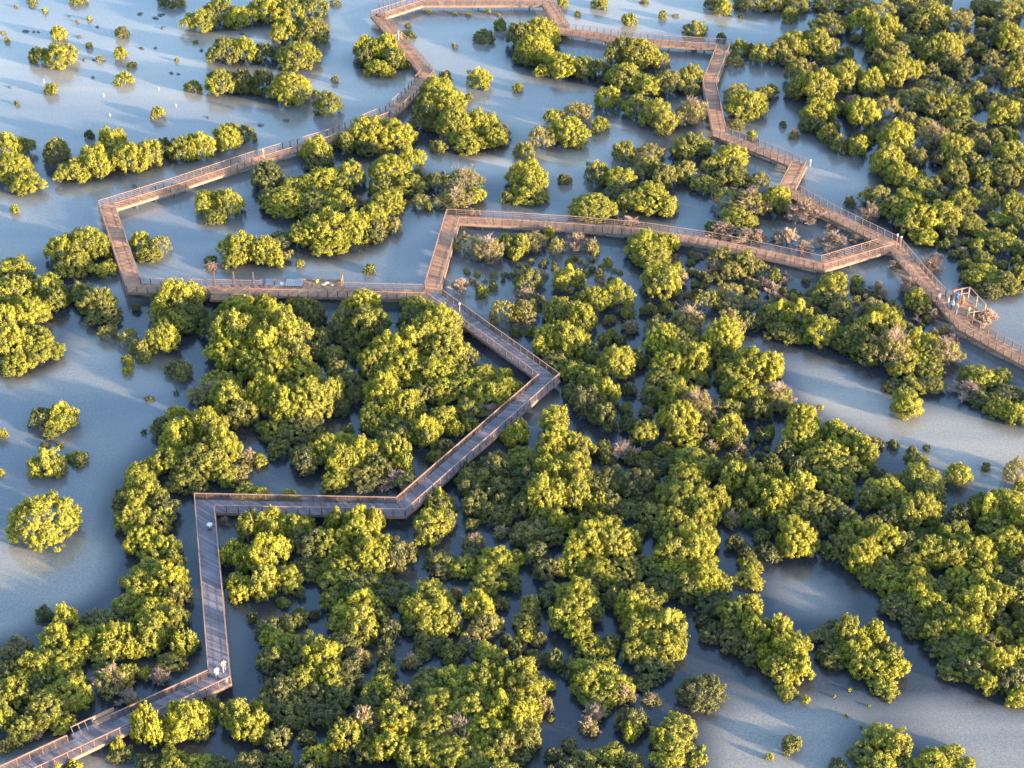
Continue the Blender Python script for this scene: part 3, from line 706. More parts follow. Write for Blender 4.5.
# ------------------------------------------------------------ words that find a tree in the photograph
LM = [
 (107, 207, 'the sharp left-hand corner of the upper boardwalk'),
 (134, 288, 'the lower left corner of the boardwalk loop'),
 (290, 284, 'the cluttered boardwalk platform'),
 (431, 295, 'the three-way boardwalk junction'),
 (452, 218, 'the inner corner north of the three-way junction'),
 (549, 380, 'the right-hand tip of the zigzag boardwalk'),
 (401, 509, 'the middle bend of the zigzag boardwalk'),
 (203, 505, 'the square corner beside the white bin'),
 (221, 677, 'the bottom boardwalk bend with two people'),
 (95, 728, 'the bench bay on the bottom boardwalk'),
 (300, 510, 'the tree-covered level stretch of boardwalk'),
 (210, 590, 'the straight upright stretch of boardwalk'),
 (475, 450, 'the slanting zigzag stretch of boardwalk'),
 (378, 15, 'the pale corner at the top of the boardwalk'),
 (428, 74, 'the boardwalk elbow above the long islet'),
 (388, 113, 'the seated person in blue on the boardwalk'),
 (263, 152, 'the lone walker on the left boardwalk'),
 (564, 30, 'the top boardwalk bend by the big bush'),
 (724, 45, 'the top right boardwalk corner'),
 (719, 134, 'the slight kink in the right-hand boardwalk'),
 (799, 166, 'the boardwalk corner with the white post'),
 (893, 243, 'the right-hand junction with two lamp posts'),
 (822, 264, 'the shallow bend of the cross boardwalk'),
 (640, 230, 'the middle of the cross boardwalk'),
 (960, 300, 'the lookout platform with visitors'),
 (1005, 350, 'the boardwalk end at the right edge'),
 (45, 525, 'the lone broad bush in the left bay'),
 (905, 405, 'the lone golden bush on the right mudflat'),
 (703, 695, 'the lone olive dome in the lower channel'),
 (865, 658, 'the slanted long islet in the lower right channel'),
 (55, 57, 'the broad round bush in the top left shallows'),
 (497/4+0, 318/4, 'the scattered bushlets of the top left shallows'),
 (250, 15, 'the top edge islet left of the boardwalk'),
 (255, 85, 'the pair of islets above the left boardwalk'),
 (50, 160, 'the bushy bank at the left edge'),
 (340, 190, 'the belt inside the left boardwalk loop'),
 (340, 225, 'the long islet inside the left boardwalk loop'),
 (20, 320, 'the dense clump on the middle left edge'),
 (85, 255, 'the round clump left of the boardwalk loop'),
 (245, 350, 'the forest under the cluttered platform'),
 (300, 420, 'the forest left of the zigzag'),
 (430, 380, 'the forest inside the zigzag'),
 (160, 470, 'the belt left of the square corner'),
 (110, 640, 'the forest in the bottom left corner'),
 (330, 560, 'the forest right of the upright stretch'),
 (310, 660, 'the dark forest at bottom centre-left'),
 (460, 700, 'the big bright crown mass at bottom centre'),
 (440, 600, 'the trees below the middle bend'),
 (580, 500, 'the central forest'),
 (680, 520, 'the bright ridge of trees right of centre'),
 (650, 640, 'the twin bright crowns near bottom centre'),
 (600, 700, 'the trees along the bottom edge centre'),
 (760, 620, 'the tongue of trees by the lower channel'),
 (830, 440, 'the upper right bank of the dark creek'),
 (800, 520, 'the lower left bank of the dark creek'),
 (900, 560, 'the right-hand forest belt'),
 (960, 640, 'the lower end of the right-hand forest belt'),
 (890, 750, 'the clump on the bottom edge right'),
 (1000, 480, 'the bushes on the right edge mudflat'),
 (985, 395, 'the dark clump on the right edge'),
 (740, 390, 'the trees on the upper edge of the mudflat'),
 (660, 340, 'the scattered trees below the cross boardwalk'),
 (560, 290, 'the small trees under the cross boardwalk'),
 (900, 350, 'the trees left of the lookout platform'),
 (650, 200, 'the trees just above the cross boardwalk'),
 (740, 190, 'the trees left of the white post corner'),
 (560, 130, 'the islet in the upper middle water'),
 (540, 45, 'the big dome at top middle'),
 (640, 80, 'the chain of trees below the top boardwalk'),
 (450, 120, 'the bright long islet right of the elbow'),
 (750, 105, 'the bushes right of the kinked boardwalk'),
 (820, 80, 'the forest edge at the upper right'),
 (880, 30, 'the forest at the top right'),
 (960, 50, 'the thicket in the top right corner'),
 (960, 150, 'the open thicket on the right edge'),
 (890, 140, 'the forest above the two lamp posts'),
 (930, 210, 'the trees right of the two lamp posts'),
]
NUMW = ['', 'nearest', 'second nearest', 'third nearest', 'fourth nearest', 'fifth nearest', 'sixth nearest', 'seventh nearest',
        'eighth nearest', 'ninth nearest', 'tenth nearest']
TYPW = {'y': 'bright yellow-green', 'g': 'mid green', 'd': 'dark olive', 'p': 'pale half-bare', 'b': 'leafless pinkish'}
DIRS = ['right of', 'lower right of', 'below', 'lower left of', 'left of', 'upper left of', 'above', 'upper right of']
used_labels = {}
def place_words(x, y):
    b = min(range(len(LM)), key=lambda i: math.hypot(LM[i][0]-x, (LM[i][1]-y)*1.15))
    dx, dy = x-LM[b][0], y-LM[b][1]
    if math.hypot(dx, dy) < 7:
        return b, None
    return b, int(((math.degrees(math.atan2(dy, dx)) + 382.5) % 360)//45)

def label_all(items, noun):
    buckets = {}
    for s in items:
        b, d = place_words(s['x'], s['y'])
        sz = s['R']
        size = 'tiny' if sz < .55 else 'small' if sz < 1.2 else 'broad' if sz > 2.9 else 'large' if sz > 2.3 else ''
        s['bk'] = (size, TYPW[s['typ']], b, d)
        buckets.setdefault(s['bk'], []).append(s)
    for (size, tw, b, d), v in buckets.items():
        lx, ly, words = LM[b]
        v.sort(key=lambda s: math.hypot(s['x']-lx, s['y']-ly))
        for i, s in enumerate(v):
            pos = ('at ' if d is None else DIRS[d] + ' ') + words
            pre = (NUMW[i+1] + ' ') if len(v) > 1 else ''
            lb = f'{pre}{size} {tw} {noun} {pos}'.split()
            while len(' '.join(lb).replace('-', ' ').split()) > 16 and 'the' in lb: lb.remove('the')
            if len(' '.join(lb).replace('-', ' ').split()) > 16: lb = [q for q in lb if q != 'mangrove']
            s['label'] = ' '.join(lb)

# ------------------------------------------------------------ place the trees
TINT = {'y': 1.0, 'g': 0.52, 'd': 0.10, 'p': 0.75, 'b': 0.5}
bare = [s for s in specs if s['typ'] == 'b']
live = [s for s in specs if s['typ'] != 'b' and not s.get('out')]
outside_ = [s for s in specs if s.get('out')]
shrubs = sorted([s for s in live if s['R'] < 1.42], key=lambda s: -s['w']*s['h'])
big = sorted([s for s in live if s['R'] >= 1.42], key=lambda s: -s['w']*s['h'])
ind_big, ind_shrub = big[:300], shrubs[:300]
rest = big[300:] + shrubs[300:] + outside_
label_all(ind_big, 'mangrove tree'); label_all(ind_shrub, 'mangrove shrub'); label_all(bare, 'shrub')
pr = random.Random(5)
def pick(s):
    c = min(range(len(PROTO)), key=lambda i: abs(math.log(PROTO[i]['R']/s['R'])))
    kind = 'p' if s['typ'] == 'p' else 'n'
    return c, kind, pr.randrange(len(PROTO[c][kind]))

def dryness(s):
    if s['typ'] == 'p': return pr.uniform(.45, .85)
    far = min(1, max(0, (380-s['y'])/250)) * min(1, max(0, (s['x']-420)/250))
    v = max(0, pr.gauss(.06 + .22*far, .12))
    return min(.7, v) * (.5 if s['typ'] == 'y' else 1)

def inst(mesh, name, parent, scl, tint=None, dry=0.0):
    o = bpy.data.objects.new(name, mesh)
    COL.objects.link(o); o.parent = parent; o.scale = scl
    if tint is not None: o['tint'] = tint; o['dry'] = dry
    return o

def place(s, name, cat, group):
    c, kind, k = pick(s)
    R0 = PROTO[c]['R']; cm, tm, tw = PROTO[c][kind][k]
    sx = s['R']/R0; sz = s['H']/(1.15*R0)
    root = empty(name, s['p'], pr.uniform(0, 6.28), s['label'], cat, group)
    tint = min(1.0, max(0.0, TINT[s['typ']] + pr.uniform(-.12, .12)))
    inst(tm, 'trunk', root, (sx, sx, sz))
    inst(cm, 'crown', root, (sx, sx, sz), tint, dryness(s))
    if tw: inst(tw, 'bare_twigs', root, (sx, sx, sz))

for s in ind_big: place(s, 'mangrove_tree', 'tree', 'mangrove trees around the boardwalks')
for s in ind_shrub: place(s, 'mangrove_shrub', 'shrub', 'small mangrove shrubs standing in the shallows')
for s in bare:
    R0, ms = min(BARE, key=lambda q: abs(q[0]-s['R']))
    s['R'] *= 1.2
    root = empty('bare_shrub', s['p'], pr.uniform(0, 6.28), s['label'], 'shrub', 'leafless pinkish shrubs')
    inst(pr.choice(ms), 'branches', root, (s['R']/R0, s['R']/R0, s['H']/(1.05*R0)))

# the further trees of the same kind as one stuff object (instances of the same crowns and trunks)
lib = bpy.data.collections.new('crown library')
idx = {}
for c, row in enumerate(PROTO):
    for kind in 'np':
        for k, (cm, tm, tw) in enumerate(row[kind]):
            i = len(idx); idx[(c, kind, k)] = i
            j = MB()
            o = bpy.data.objects.new('lib_%03d' % i, cm); lib.objects.link(o)
me = bpy.data.meshes.new('mangrove_thicket')
me.vertices.add(len(rest))
co, rot, scl, ii, tn, dr = [], [], [], [], [], []
for s in rest:
    c, kind, k = pick(s); R0 = PROTO[c]['R']
    co += list(s['p']); rot += [0, 0, pr.uniform(0, 6.28)]; scl += [s['R']/R0, s['R']/R0, s['H']/(1.15*R0)]
    ii.append(idx[(c, kind, k)]); tn.append(min(1, max(0, TINT[s['typ']] + pr.uniform(-.12, .12)))); dr.append(dryness(s))
me.vertices.foreach_set('co', co)
for nm, ty, key, dat in (('rot', 'FLOAT_VECTOR', 'vector', rot), ('scl', 'FLOAT_VECTOR', 'vector', scl), ('idx', 'INT', 'value', ii), ('tint', 'FLOAT', 'value', tn), ('dry', 'FLOAT', 'value', dr)):
    a = me.attributes.new(nm, ty, 'POINT'); a.data.foreach_set(key, dat)
me.materials.append(M_LEAF)
th = bpy.data.objects.new('mangrove_thicket', me); COL.objects.link(th)
tag(th, 'remaining smaller mangroves filling the gaps between the larger crowns', 'thicket', kind='stuff')
ng = bpy.data.node_groups.new('thicket', 'GeometryNodeTree')
ng.interface.new_socket('Geometry', in_out='INPUT', socket_type='NodeSocketGeometry')
ng.interface.new_socket('Geometry', in_out='OUTPUT', socket_type='NodeSocketGeometry')
gi = ng.nodes.new('NodeGroupInput'); go = ng.nodes.new('NodeGroupOutput')
iop = ng.nodes.new('GeometryNodeInstanceOnPoints'); iop.inputs['Pick Instance'].default_value = True
ci_ = ng.nodes.new('GeometryNodeCollectionInfo'); ci_.inputs['Collection'].default_value = lib
ci_.inputs['Separate Children'].default_value = True; ci_.inputs['Reset Children'].default_value = True
def na(nm, ty):
    n = ng.nodes.new('GeometryNodeInputNamedAttribute'); n.data_type = ty; n.inputs[0].default_value = nm
    return n
nr, ns, ni = na('rot', 'FLOAT_VECTOR'), na('scl', 'FLOAT_VECTOR'), na('idx', 'INT')
ng.links.new(gi.outputs[0], iop.inputs['Points']); ng.links.new(ci_.outputs[0], iop.inputs['Instance'])
ng.links.new(ni.outputs['Attribute'], iop.inputs['Instance Index'])
er = ng.nodes.new('FunctionNodeEulerToRotation'); ng.links.new(nr.outputs['Attribute'], er.inputs[0])
ng.links.new(er.outputs[0], iop.inputs['Rotation']); ng.links.new(ns.outputs['Attribute'], iop.inputs['Scale'])
ng.links.new(iop.outputs[0], go.inputs[0])
md = th.modifiers.new('thicket', 'NODES'); md.node_group = ng

# ------------------------------------------------------------ water
def water():
    m, nt, p = new_mat('shallow tidal water')
    L = nt.links
    tc = N(nt, 'ShaderNodeTexCoord')
    # broad streaks from stretched noise
    mp = N(nt, 'ShaderNodeMapping'); mp.inputs['Rotation'].default_value = (0, 0, R_(28)); mp.inputs['Scale'].default_value = (0.010, 0.040, 1)
    L.new(tc.outputs['Object'], mp.inputs[0])
    n1 = N(nt, 'ShaderNodeTexNoise'); n1.inputs['Scale'].default_value = 1.0; n1.inputs['Detail'].default_value = 5; n1.inputs['Distortion'].default_value = 0.6
    L.new(mp.outputs[0], n1.inputs['Vector'])
    n2 = N(nt, 'ShaderNodeTexNoise'); n2.inputs['Scale'].default_value = 2.6; n2.inputs['Detail'].default_value = 6; n2.inputs['Roughness'].default_value = 0.75
    L.new(tc.outputs['Object'], n2.inputs['Vector'])
    r1 = ramp(nt, WATER_STOPS)
    mixf = N(nt, 'ShaderNodeMath', operation='MULTIPLY_ADD'); mixf.inputs[1].default_value = 0.55
    L.new(n2.outputs[0], mixf.inputs[0]); L.new(n1.outputs[0], mixf.inputs[2])
    sub = N(nt, 'ShaderNodeMath', operation='SUBTRACT'); sub.inputs[1].default_value = 0.275
    L.new(mixf.outputs[0], sub.inputs[0])
    L.new(sub.outputs[0], r1.inputs[0])
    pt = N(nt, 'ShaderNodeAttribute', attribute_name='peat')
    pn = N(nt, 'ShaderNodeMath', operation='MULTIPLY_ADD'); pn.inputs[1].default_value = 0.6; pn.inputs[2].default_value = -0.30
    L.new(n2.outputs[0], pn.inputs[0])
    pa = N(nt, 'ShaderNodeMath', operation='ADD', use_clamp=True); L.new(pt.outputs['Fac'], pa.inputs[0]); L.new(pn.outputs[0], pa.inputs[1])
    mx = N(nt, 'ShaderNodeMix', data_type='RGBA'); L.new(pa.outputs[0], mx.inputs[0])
    L.new(r1.outputs[0], mx.inputs[6]); mx.inputs[7].default_value = (0.020, 0.022, 0.027, 1)  # dark bed tone with tree shade and reflection painted in
    n4 = N(nt, 'ShaderNodeTexNoise'); n4.inputs['Scale'].default_value = 6.0; n4.inputs['Detail'].default_value = 3; n4.inputs['Roughness'].default_value = 0.8
    L.new(tc.outputs['Object'], n4.inputs['Vector'])
    gr = ramp(nt, [(0.36, (0.72, 0.74, 0.77)), (0.5, (1, 1, 1)), (0.66, (1.36, 1.31, 1.22))])
    L.new(n4.outputs[0], gr.inputs[0])
    gm = N(nt, 'ShaderNodeMix', data_type='RGBA', blend_type='MULTIPLY'); gm.inputs[0].default_value = 0.9
    L.new(mx.outputs[2], gm.inputs[6]); L.new(gr.outputs[0], gm.inputs[7])
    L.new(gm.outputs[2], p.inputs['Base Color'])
    p.inputs['Roughness'].default_value = 0.18
    p.inputs['IOR'].default_value = 1.48
    n3 = N(nt, 'ShaderNodeTexNoise'); n3.inputs['Scale'].default_value = 2.2; n3.inputs['Detail'].default_value = 3
    L.new(tc.outputs['Object'], n3.inputs['Vector'])
    bp = N(nt, 'ShaderNodeBump'); bp.inputs['Strength'].default_value = 0.10; bp.inputs['Distance'].default_value = 0.15
    L.new(n3.outputs[0], bp.inputs['Height']); L.new(bp.outputs[0], p.inputs['Normal'])
    return m
WATER_STOPS = [(0.32, (0.082, 0.090, 0.100)), (0.48, (0.132, 0.128, 0.124)), (0.66, (0.215, 0.19, 0.158))]
M_WATER = water()

def ax(lo, hi, st, far):
    a = np.arange(lo, hi+st, st)
    return np.concatenate([[-far, -900, -400], a, [500 if hi < 450 else 700, 1200, far]]) if lo > -400 else a
gx = ax(-130, 130, 1.6, 4000); gy = ax(40, 360, 1.6, 4000)
gx = np.concatenate([[-4000, -800, -300], np.arange(-130, 130.1, 1.6), [300, 800, 4000]])
gy = np.concatenate([[-4000, -500, -50], np.arange(60, 340.1, 1.6), [450, 900, 4000]])
GX, GY = np.meshgrid(gx, gy)
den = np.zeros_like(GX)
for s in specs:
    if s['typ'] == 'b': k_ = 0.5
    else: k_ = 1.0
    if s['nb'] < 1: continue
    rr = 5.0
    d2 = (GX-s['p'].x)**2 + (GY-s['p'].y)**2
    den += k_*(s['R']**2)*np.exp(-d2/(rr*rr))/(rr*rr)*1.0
den = np.clip((den-0.23)/0.38, 0, 1)  # dark mud plus painted canopy shade, following blurred tree density
ny, nx = GX.shape
me = bpy.data.meshes.new('water')
V = np.stack([GX, GY, np.zeros_like(GX)], -1).reshape(-1, 3)
ii_ = np.arange(nx*ny).reshape(ny, nx)
FQ = np.stack([ii_[:-1, :-1], ii_[:-1, 1:], ii_[1:, 1:], ii_[1:, :-1]], -1).reshape(-1, 4)
me.vertices.add(len(V)); me.vertices.foreach_set('co', V.astype(np.float32).ravel())
me.loops.add(FQ.size); me.loops.foreach_set('vertex_index', FQ.astype(np.int32).ravel())
me.polygons.add(len(FQ)); me.polygons.foreach_set('loop_start', np.arange(0, FQ.size, 4, dtype=np.int32))
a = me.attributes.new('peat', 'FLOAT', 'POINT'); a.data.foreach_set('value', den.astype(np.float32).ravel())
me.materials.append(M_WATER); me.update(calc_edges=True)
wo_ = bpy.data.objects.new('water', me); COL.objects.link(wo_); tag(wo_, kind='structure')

# ------------------------------------------------------------ boardwalks

def boardwalk(label, pts_px, deckmat=None, slatmat=None, d_in=None, d_out=None, zoff=0.0, gaps=(), trims=(None, None), tight=0.05):
    """gaps: (segment, side(+1 left/-1 right), from m, to m) openings in the railing"""
    P = [at(x, y, DZ) for x, y in pts_px]
    P = [Vector((p.x, p.y)) for p in P]
    root = empty('boardwalk', (P[0].x, P[0].y, 0), 0, label, 'boardwalk', None)
    O = Vector((P[0].x, P[0].y, 0))
    n = len(P)
    D = [(P[i+1]-P[i]).normalized() for i in range(n-1)]
    def nrm(d): return Vector((-d.y, d.x))
    def off(i, o):
        """corner point i shifted sideways by o (mitred)"""
        a = D[i-1] if i > 0 else (d_in or D[0])
        b = D[i] if i < n-1 else (d_out or D[-1])
        na_, nb = nrm(a), nrm(b)
        mvec = (na_+nb)
        mvec = mvec/ max(0.2, (1 + na_.dot(nb)))
        return P[i] + mvec*o
    allposts = []; piles = []
    z0 = DZ + zoff
    for i in range(n-1):
        L0, R0 = off(i, BW/2), off(i, -BW/2)
        L1, R1 = off(i+1, BW/2), off(i+1, -BW/2)
        ln = (P[i+1]-P[i]).length
        k = max(2, int(ln/0.30))
        m = MB()
        for j in range(k):
            a, b = (j + 0.03)/k, (j+0.97)/k
            q = [R0.lerp(R1, a), R0.lerp(R1, b), L0.lerp(L1, b), L0.lerp(L1, a)]
            tn = random.random()**1.3
            m.hexa([(p.x-O.x, p.y-O.y, z0-0.05) for p in q], [(p.x-O.x, p.y-O.y, z0 + random.uniform(-.004, .004)) for p in q], tn)
        m.build('deck', deckmat or M_DECK_R, root)
        # edge beams and joists
        m = MB()
        for sgn in (1, -1):
            A, B = (off(i, sgn*(BW/2+.035)), off(i+1, sgn*(BW/2+.035)))
            m.bar((A.x-O.x, A.y-O.y, z0-0.20), (B.x-O.x, B.y-O.y, z0-0.20), 0.06, 0.34)
            A, B = (off(i, sgn*(BW/2-.5)), off(i+1, sgn*(BW/2-.5)))
            m.bar((A.x-O.x, A.y-O.y, z0-0.18), (B.x-O.x, B.y-O.y, z0-0.18), 0.08, 0.22)
        m.build('edge_beam', M_SLAT, root)
        for j in range(int(ln/3.0)+1):
            c = P[i] + D[i]*(1.2 + 3.0*j)
            if (c-P[i]).length > ln-.3: break
            for sgn in (1, -1):
                q = c + nrm(D[i])*sgn*(BW/2-.35)
                piles.append(q)
        for sgn in (1, -1):
            A, B = off(i, sgn*(BW/2-.03)), off(i+1, sgn*(BW/2-.03))
            d = (B-A).normalized(); L = (B-A).length
            cuts = sorted([(max(0, g[2] if g[2] >= 0 else L+g[2]), min(L, g[3] if g[3] > 0 else L+g[3])) for g in gaps if g[0] == i and g[1] == sgn])
            spans = []; t = 0
            for a, b in cuts:
                if a > t: spans.append((t, a))
                t = max(t, b)
            if t < L-.05: spans.append((t, L))
            if not spans: continue
            for a, b in spans:
                mr, ms = MB(), MB()
                posts = []
                a_, b_ = A + d*a, A + d*b
                mr.bar((a_.x-O.x, a_.y-O.y, z0+RAILH), (b_.x-O.x, b_.y-O.y, z0+RAILH), 0.11, 0.05)
                for zz in ((0.14, 0.32, 0.50, 0.68, 0.85) if tight > .05 else (0.12, 0.40, 0.68)):
                    ms.bar((a_.x-O.x, a_.y-O.y, z0+zz), (b_.x-O.x, b_.y-O.y, z0+zz), 0.03, tight if nrm(D[i]).y*sgn > 0.2 else 0.03)
                kk = max(1, round((b-a)/1.3))
                for j in range(kk+1):
                    posts.append(A + d*(a + (b-a)*j/kk*(1 if j < kk else 0.999)))
                ro = mr.build('handrail', M_RAIL, root)
                ms.build('infill_slats', slatmat or M_SLAT, ro)
                for q in posts:
                    allposts.append((q, ro, d))
    piles.sort(key=lambda q: q.y)
    tm = MB(); tm.tube([(0, 0, -1.0), (0, 0, z0-0.30)], [.10, .10], 8); tmesh = tm.mesh('pile', M_PILE)
    for q in piles[:100]:
        o = bpy.data.objects.new('pile', tmesh); COL.objects.link(o); o.parent = root; o.location = (q.x-O.x, q.y-O.y, 0)
    if len(piles) > 100:
        m = MB()
        for q in piles[100:]: m.tube([(q.x-O.x, q.y-O.y, -1.0), (q.x-O.x, q.y-O.y, z0-0.30)], [.10, .10], 8)
        tag(m.build('distant_piles', M_PILE, root), kind='stuff')
    # railing posts: each its own part piece up to the hundred nearest, the rest in one
    allposts.sort(key=lambda t: t[0].y)
    pm = MB(); pm.box((0, 0, (RAILH-0.30-0.02)/2+z0-.0), 0.10, 0.10, RAILH+0.30-0.06); pmesh = pm.mesh('post', M_POST)
    for q, ro, d in allposts[:100]:
        o = bpy.data.objects.new('post', pmesh); COL.objects.link(o); o.parent = ro
        o.location = (q.x-O.x, q.y-O.y, 0); o.rotation_euler = (0, 0, math.atan2(d.y, d.x))
    if len(allposts) > 100:
        m = MB()
        for q, ro, d in allposts[100:]:
            m.box((q.x-O.x, q.y-O.y, (RAILH-0.32)/2+z0), 0.10, 0.10, RAILH+0.24, math.atan2(d.y, d.x))
        tag(m.build('distant_posts', M_POST, root), kind='stuff')
    return root, P, D, O

def dirpx(a, b):
    p, q = at(*a, DZ), at(*b, DZ); return Vector((q.x-p.x, q.y-p.y)).normalized()


def sproj(pl_, i, x, y):
    a, b, p = at(*pl_[i], DZ), at(*pl_[i+1], DZ), at(x, y, DZ)
    d = (b-a).normalized(); return (p-a).dot(d)

bA = boardwalk('long boardwalk looping round the upper left water from the three-way junction', PA,
          d_in=-dirpx(PD[0], PD[1]), d_out=dirpx(PB[0], PB[1]), tight=0.035,
          gaps=[(0, -1, 0, 1.6), (0, -1, sproj(PA, 0, 341, 292), sproj(PA, 0, 257, 290)), (0, 1, sproj(PA, 0, 254, 291), sproj(PA, 0, 213, 291))])
sL0, sL1 = 0.2, 4.6
bB = boardwalk('boardwalk running down the right side past two lamp posts and the lookout', PB, d_in=dirpx(PA[-2], PA[-1]), tight=0.035,
          gaps=[(10, -1, -1.6, 0), (11, -1, 0, 1.5), (13, 1, sL0, sL1)])
bC = boardwalk('cross boardwalk in the middle joining the left and right walkways', PC, zoff=-0.012, tight=0.035,
          gaps=[(0, 1, 0, 1.5), (0, -1, 0, 1.7), (7, 1, -2.0, 0), (7, -1, -1.2, 0)])
i_ = 4
bD = boardwalk('zigzag boardwalk descending from the junction to the bottom left corner', PD, M_DECK, M_POST, d_in=-dirpx(PA[0], PA[1]),
          gaps=[(0, 1, 0, 1.4), (4, -1, sproj(PD, 4, 121, 722), sproj(PD, 4, 75, 740))], tight=0.065)

# ------------------------------------------------------------ people
SKIN = simple('skin', (0.30, 0.19, 0.13), 0.6)
HAIR = simple('dark hair', (0.03, 0.022, 0.018), 0.7)
def cloth(name, c): return simple(name, c, 0.85, (8, 0.1))
import bmesh

def person_mesh(pose):
    """skeleton grown with a Skin modifier: stand / walk / sit"""
    sit = pose == 'sit'; walk = pose == 'walk'
    hz = 0.52 if sit else 0.93
    V = []; E = []; Rr = []
    def add(p, r, parent=None):
        V.append(p); Rr.append(r)
        if parent is not None: E.append((parent, len(V)-1))
        return len(V)-1
    pel = add((0, 0, hz), 0.135)
    ab = add((0, 0, hz+.20), 0.120, pel)
    ch = add((0, -.01, hz+.38), 0.145, ab)
    nk = add((0, 0, hz+.53), 0.060, ch)
    hd0 = add((0, .01, hz+.62), 0.085, nk)
    hd = add((0, .015, hz+.72), 0.095, hd0)
    add((0, .01, hz+.79), 0.060, hd)
    for sx in (-1, 1):
        sh = add((sx*.19, 0, hz+.47), 0.055, ch)
        sw = sx*(.16 if walk else .03)
        el = add((sx*.24, sw, hz+.20), 0.042, sh)
        if sit: wr = add((sx*.16, .24, hz+.13), 0.030, el)
        else: wr = add((sx*.23, sw+.09, hz-.04), 0.030, el)
        hn = add((V[wr][0]-sx*.01, V[wr][1]+.05, V[wr][2]-.06), 0.035, wr)
        add((V[hn][0], V[hn][1]+.03, V[hn][2]-.07), 0.018, hn)
        hp = add((sx*.09, 0, hz-.06), 0.095, pel)
        if sit:
            kn = add((sx*.11, .42, hz-.04), 0.062, hp); an = add((sx*.11, .44, .09), 0.040, kn)
        else:
            st = sx*(.18 if walk else 0)
            kn = add((sx*.10, st*.6+.03, .50), 0.062, hp); an = add((sx*.10, st-.0, .09), 0.040, kn)
        add((sx*.11, V[an][1]+.17, .035), 0.035, an)
    me = bpy.data.meshes.new('body'); me.from_pydata(V, E, [])
    o = bpy.data.objects.new('body_tmp', me); COL.objects.link(o)
    md = o.modifiers.new('skin', 'SKIN')
    for v, r in zip(me.skin_vertices[0].data, Rr): v.radius = (r, r)
    me.skin_vertices[0].data[0].use_root = True
    o.modifiers.new('sub', 'SUBSURF').levels = 1
    dg = bpy.context.evaluated_depsgraph_get()
    ev = bpy.data.meshes.new_from_object(o.evaluated_get(dg))
    bpy.data.objects.remove(o)
    ev.name = 'body'; ev.materials.clear(); ev.materials.append(SKIN)
    ev.polygons.foreach_set('use_smooth', [True]*len(ev.polygons))
    return ev, hz

def shell(me, name, mat, test, d):
    bm = bmesh.new(); bm.from_mesh(me); bm.normal_update()
    drop = [f for f in bm.faces if not test(f.calc_center_median())]
    nrm = {v: v.normal.copy() for v in bm.verts}
    for v in bm.verts: v.co += nrm[v]*d
    bmesh.ops.delete(bm, geom=drop, context='FACES')
    m2 = bpy.data.meshes.new(name); bm.to_mesh(m2); bm.free()
    m2.materials.clear(); m2.materials.append(mat)
    return m2

BODY = {p: person_mesh(p) for p in ('stand', 'walk', 'sit')}
def person(x, y, z, pose, rz, shirt, trousers, label, hair=HAIR):
    me, hz = BODY[pose]
    g = at(x, y, z)
    root = empty('person', g, rz, label, 'person', None)
    b = bpy.data.objects.new('body', me); COL.objects.link(b); b.parent = root
    t1 = lambda c: hz-.03 < c.z < hz+.52 and abs(c.x) < .32 and (c.z > hz+.12 or abs(c.x) < .16)
    leg = (lambda c: c.z < hz+.0 and c.z > .12 and abs(c.x) < .19) if pose != 'sit' else (lambda c: c.z < hz+.03 and c.z > .12 and abs(c.x) < .2)
    for nm, mt, ts, d in (('shirt', shirt, t1, .022), ('trousers', trousers, leg, .018), ('hair', hair, lambda c: c.z > hz+.74 or (c.z > hz+.62 and c.y < -.02), .014)):
        o = bpy.data.objects.new(nm, shell(me, nm, mt, ts, d)); COL.objects.link(o); o.parent = root
    m = MB(); m.blob((0, .115, hz+.69), .016, .022, .02, 6, 4)
    m.build('nose', SKIN, root, True)
    return root

C_WHITE = cloth('white cotton', (0.26, 0.26, 0.26)); C_BLUE = cloth('blue cotton', (0.05, 0.12, 0.30))
C_NAVY = cloth('navy cloth', (0.03, 0.05, 0.10)); C_ORANGE = cloth('orange cotton', (0.42, 0.18, 0.06))
C_BEIGE = cloth('beige cotton', (0.26, 0.20, 0.145)); C_SKY = cloth('pale blue cotton', (0.20, 0.30, 0.40))
C_GREEN = cloth('green cotton', (0.10, 0.32, 0.10)); C_BROWN = cloth('brown cotton', (0.22, 0.12, 0.07)); C_PINK = cloth('pink cotton', (0.38, 0.24, 0.22))
person(263.5, 158, DZ, 'walk', 1.3, C_ORANGE, C_BEIGE, 'lone walker in orange top on the upper left boardwalk')
person(390.5, 115.5, DZ, 'sit', 2.4, C_BLUE, C_NAVY, 'person in blue sitting on the curved upper boardwalk')
person(224.5, 672, DZ, 'walk', 0.2, C_BEIGE, C_WHITE, 'person in beige top near the bottom boardwalk bend, the upper of two')
person(217.5, 679, DZ, 'stand', 0.6, C_WHITE, C_WHITE, 'person all in white at the bottom boardwalk bend, the lower of two')
person(938, 304, DZ, 'walk', -2.6, C_PINK, C_BEIGE, 'person in pink top alone on the walkway left of the lookout group')
person(947.2, 307.5, DZ, 'stand', 1.2, C_WHITE, C_NAVY, 'person in white shirt and dark trousers leftmost in the lookout group')
person(951.3, 310.5, DZ, 'stand', -0.9, C_SKY, C_NAVY, 'person in pale blue shirt in the middle of the lookout group')
person(955.8, 314, DZ, 'stand', 1.9, C_WHITE, C_WHITE, 'person all in white at the front of the lookout group')
person(953.2, 298.5, DZ, 'stand', 0.4, C_BROWN, C_BEIGE, 'person in brown top at the back of the lookout platform')
person(956.0, 303.0, DZ, 'stand', -0.5, C_BLUE, C_NAVY, 'person in blue top standing on the lookout platform')
person(961.5, 306.0, DZ, 'stand', 2.4, C_ORANGE, C_BROWN, 'person in orange top standing on the lookout platform')
